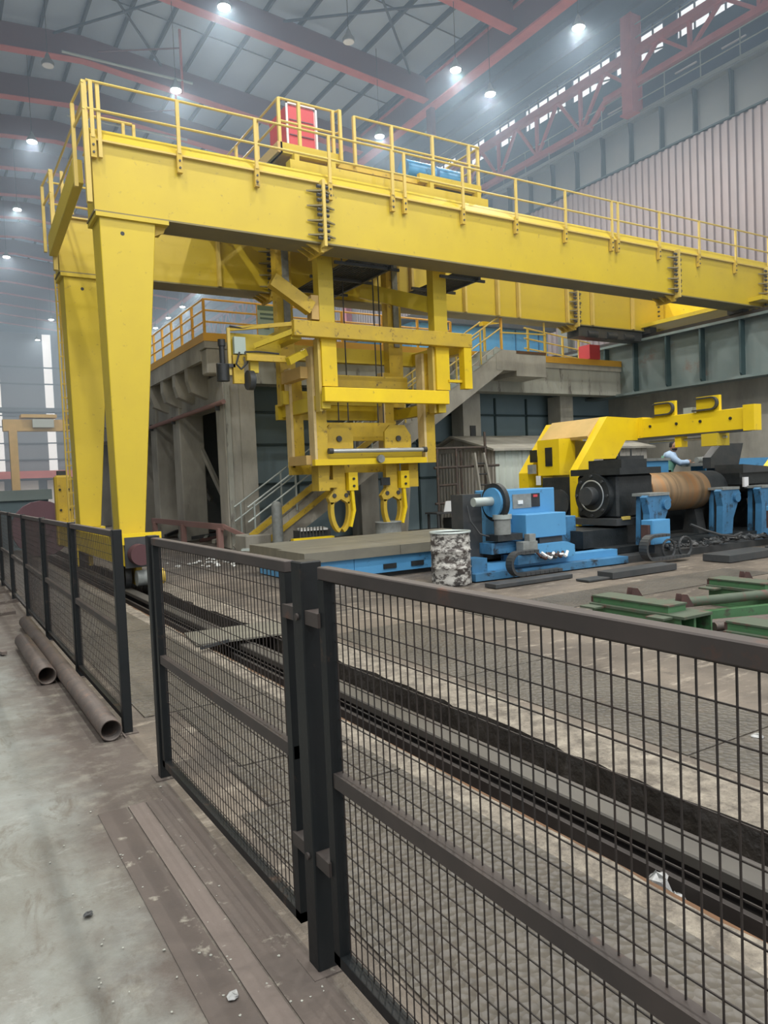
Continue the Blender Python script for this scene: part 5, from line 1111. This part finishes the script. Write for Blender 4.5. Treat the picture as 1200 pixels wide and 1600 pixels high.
# ================================================================== PERSON
def person():
    t = thing('person', 'worker in light blue shirt and green vest leaning on the console', 'person', (15.0, 11.6, 0.5))
    ox, oy, oz = 14.98, 11.65, 0.5
    J = {'pel': (0, 0, 0.92), 'sp': (0.03, -0.05, 1.12), 'ch': (0.08, -0.12, 1.34), 'nk': (0.10, -0.14, 1.47),
         'ls': (-0.08, -0.20, 1.40), 'le': (0.10, -0.38, 1.22), 'lw': (0.34, -0.42, 1.22), 'lh': (0.43, -0.42, 1.21),
         'rs': (0.25, 0.02, 1.40), 're': (0.42, -0.16, 1.20), 'rw': (0.42, -0.36, 1.24), 'rh': (0.43, -0.44, 1.25),
         'lp': (-0.08, -0.06, 0.90), 'lk': (-0.05, -0.12, 0.47), 'la': (-0.08, -0.06, 0.08), 'lt': (0.0, -0.2, 0.04),
         'rp': (0.10, 0.05, 0.90), 'rk': (0.16, 0.0, 0.47), 'ra': (0.12, 0.06, 0.08), 'rt': (0.2, -0.08, 0.04)}
    R = {'pel': .15, 'sp': .14, 'ch': .16, 'nk': .06, 'ls': .075, 'rs': .075, 'le': .05, 're': .05, 'lw': .035, 'rw': .035, 'lh': .035, 'rh': .035, 'lp': .10, 'rp': .10, 'lk': .065, 'rk': .065, 'la': .045, 'ra': .045, 'lt': .045, 'rt': .045}
    def skin(name, keys, edges, mt, sub=1, grow=0):
        idx = {k: i for i, k in enumerate(keys)}
        me = bpy.data.meshes.new(name)
        me.from_pydata([(J[k][0]+ox-15.0, J[k][1]+oy-11.6, J[k][2]) for k in keys], [(idx[a], idx[b]) for a, b in edges], [])
        o = bpy.data.objects.new(name, me); COL.objects.link(o); o.parent = t
        md = o.modifiers.new('skin', 'SKIN'); md.use_smooth_shade = True
        for k, v in zip(keys, me.skin_vertices[0].data): v.radius = (R[k]+grow, R[k]+grow)
        me.skin_vertices[0].data[0].use_root = True
        o.modifiers.new('sub', 'SUBSURF').levels = sub; o.modifiers['sub'].render_levels = sub
        me.materials.append(M[mt]); return o
    skin('body', list(J), [('pel', 'sp'), ('sp', 'ch'), ('ch', 'nk'), ('ch', 'ls'), ('ls', 'le'), ('le', 'lw'), ('lw', 'lh'), ('ch', 'rs'), ('rs', 're'), ('re', 'rw'), ('rw', 'rh'), ('pel', 'lp'), ('lp', 'lk'), ('lk', 'la'), ('la', 'lt'), ('pel', 'rp'), ('rp', 'rk'), ('rk', 'ra'), ('ra', 'rt')], 'skin')
    def cap(m, ks, g):
        for a, b in zip(ks, ks[1:]):
            pa = [J[a][q]+(ox, oy, oz)[q] for q in range(3)]; pb = [J[b][q]+(ox, oy, oz)[q] for q in range(3)]
            m.cyl(pa, pb, R[a]+g, 12, R[b]+g)
        return m
    sh_ = MB(); cap(sh_, ['pel', 'sp', 'ch'], 0.02); cap(sh_, ['ls', 'le', 'lw'], 0.016); cap(sh_, ['rs', 're', 'rw'], 0.016)
    for k in ('ch', 'ls', 'rs', 'le', 're'):
        r_ = R[k]+0.02; c_ = [J[k][q]+(ox, oy, oz)[q] for q in range(3)]
        sh_.lathe(c_, (0, 0, 1), [(-r_, 0), (-.7*r_, .7*r_), (0, r_), (.7*r_, .7*r_), (r_, 0)], 12)
    sh_.build('shirt', 'shirt', t)
    skin('trousers', ['pel', 'lp', 'lk', 'la', 'rp', 'rk', 'ra'], [('pel', 'lp'), ('lp', 'lk'), ('lk', 'la'), ('pel', 'rp'), ('rp', 'rk'), ('rk', 'ra')], 'trouser', 1, 0.02)
    vs_ = MB(); cap(vs_, ['pel', 'sp', 'ch'], 0.035); vs_.build('vest', 'vest', t)
    hx, hy, hz = ox+0.13, oy-0.18, oz+1.62
    MB().lathe((hx, hy, hz-0.14), (0.1, -0.12, 1), [(0, 0.0), (0.0, 0.05), (0.05, 0.078), (0.12, 0.088), (0.18, 0.086), (0.23, 0.06), (0.25, 0.0)], 14).build('head', 'skin', t)
    MB().lathe((hx+0.01, hy+0.01, hz-0.03), (0.1, -0.05, 1), [(0, 0.092), (0.07, 0.095), (0.13, 0.075), (0.16, 0.0)], 14).build('hair', 'hair', t)
    MB().blob((hx-0.03, hy-0.09, hz-0.03), 0.018, 6, 0.05, 1).build('nose', 'skin', t)
    MB().blob((hx-0.06, hy-0.07, hz+0.0), 0.012, 6, 0.05, 0.6).blob((hx+0.02, hy-0.09, hz+0.0), 0.012, 6, 0.05, 0.6).build('eyes', 'hair', t)
    MB().lathe((hx-0.02, hy-0.05, hz-0.11), (0, 0, 1), [(0, 0.03), (0.02, 0.06), (0.05, 0.066)], 12).build('beard', 'hair', t)
    m = MB()
    for (bx, by, bz) in ((0.47, -0.44, 1.21),):
        for k in range(4): m.tube([(ox+bx, oy+by-0.03+0.02*k, oz+bz), (ox+bx+0.05, oy+by-0.03+0.02*k, oz+bz-0.005), (ox+bx+0.075-0.006*abs(k-1), oy+by-0.03+0.02*k, oz+bz-0.03)], 0.009, 6)
        m.tube([(ox+bx-0.03, oy+by-0.03, oz+bz), (ox+bx, oy+by-0.06, oz+bz-0.01)], 0.010, 6)
    m.build('fingers', 'skin', t)
person()

# ================================================================== HAZE (thin dusty air filling the hall)
hz = MB().prism([(6, 5.6), (24, 5.6), (24, 0.06), (79.8, 0.06), (79.8, 18.8), (6, 18.8)], 'x', -10.9, 24.0).build('haze', 'dark'); hz['kind'] = 'stuff'; hz['label'] = 'thin bluish dusty haze hanging in the hall air'; hz['category'] = 'haze'
mh = bpy.data.materials.new('dusty_air'); mh.use_nodes = True; nt = mh.node_tree; nt.nodes.clear()
vo = nt.nodes.new('ShaderNodeVolumeScatter'); vo.inputs['Color'].default_value = (0.62, 0.80, 1.0, 1); vo.inputs['Density'].default_value = HAZE; vo.inputs['Anisotropy'].default_value = 0.3
ou = nt.nodes.new('ShaderNodeOutputMaterial'); nt.links.new(vo.outputs[0], ou.inputs['Volume'])
hz.data.materials.clear(); hz.data.materials.append(mh)
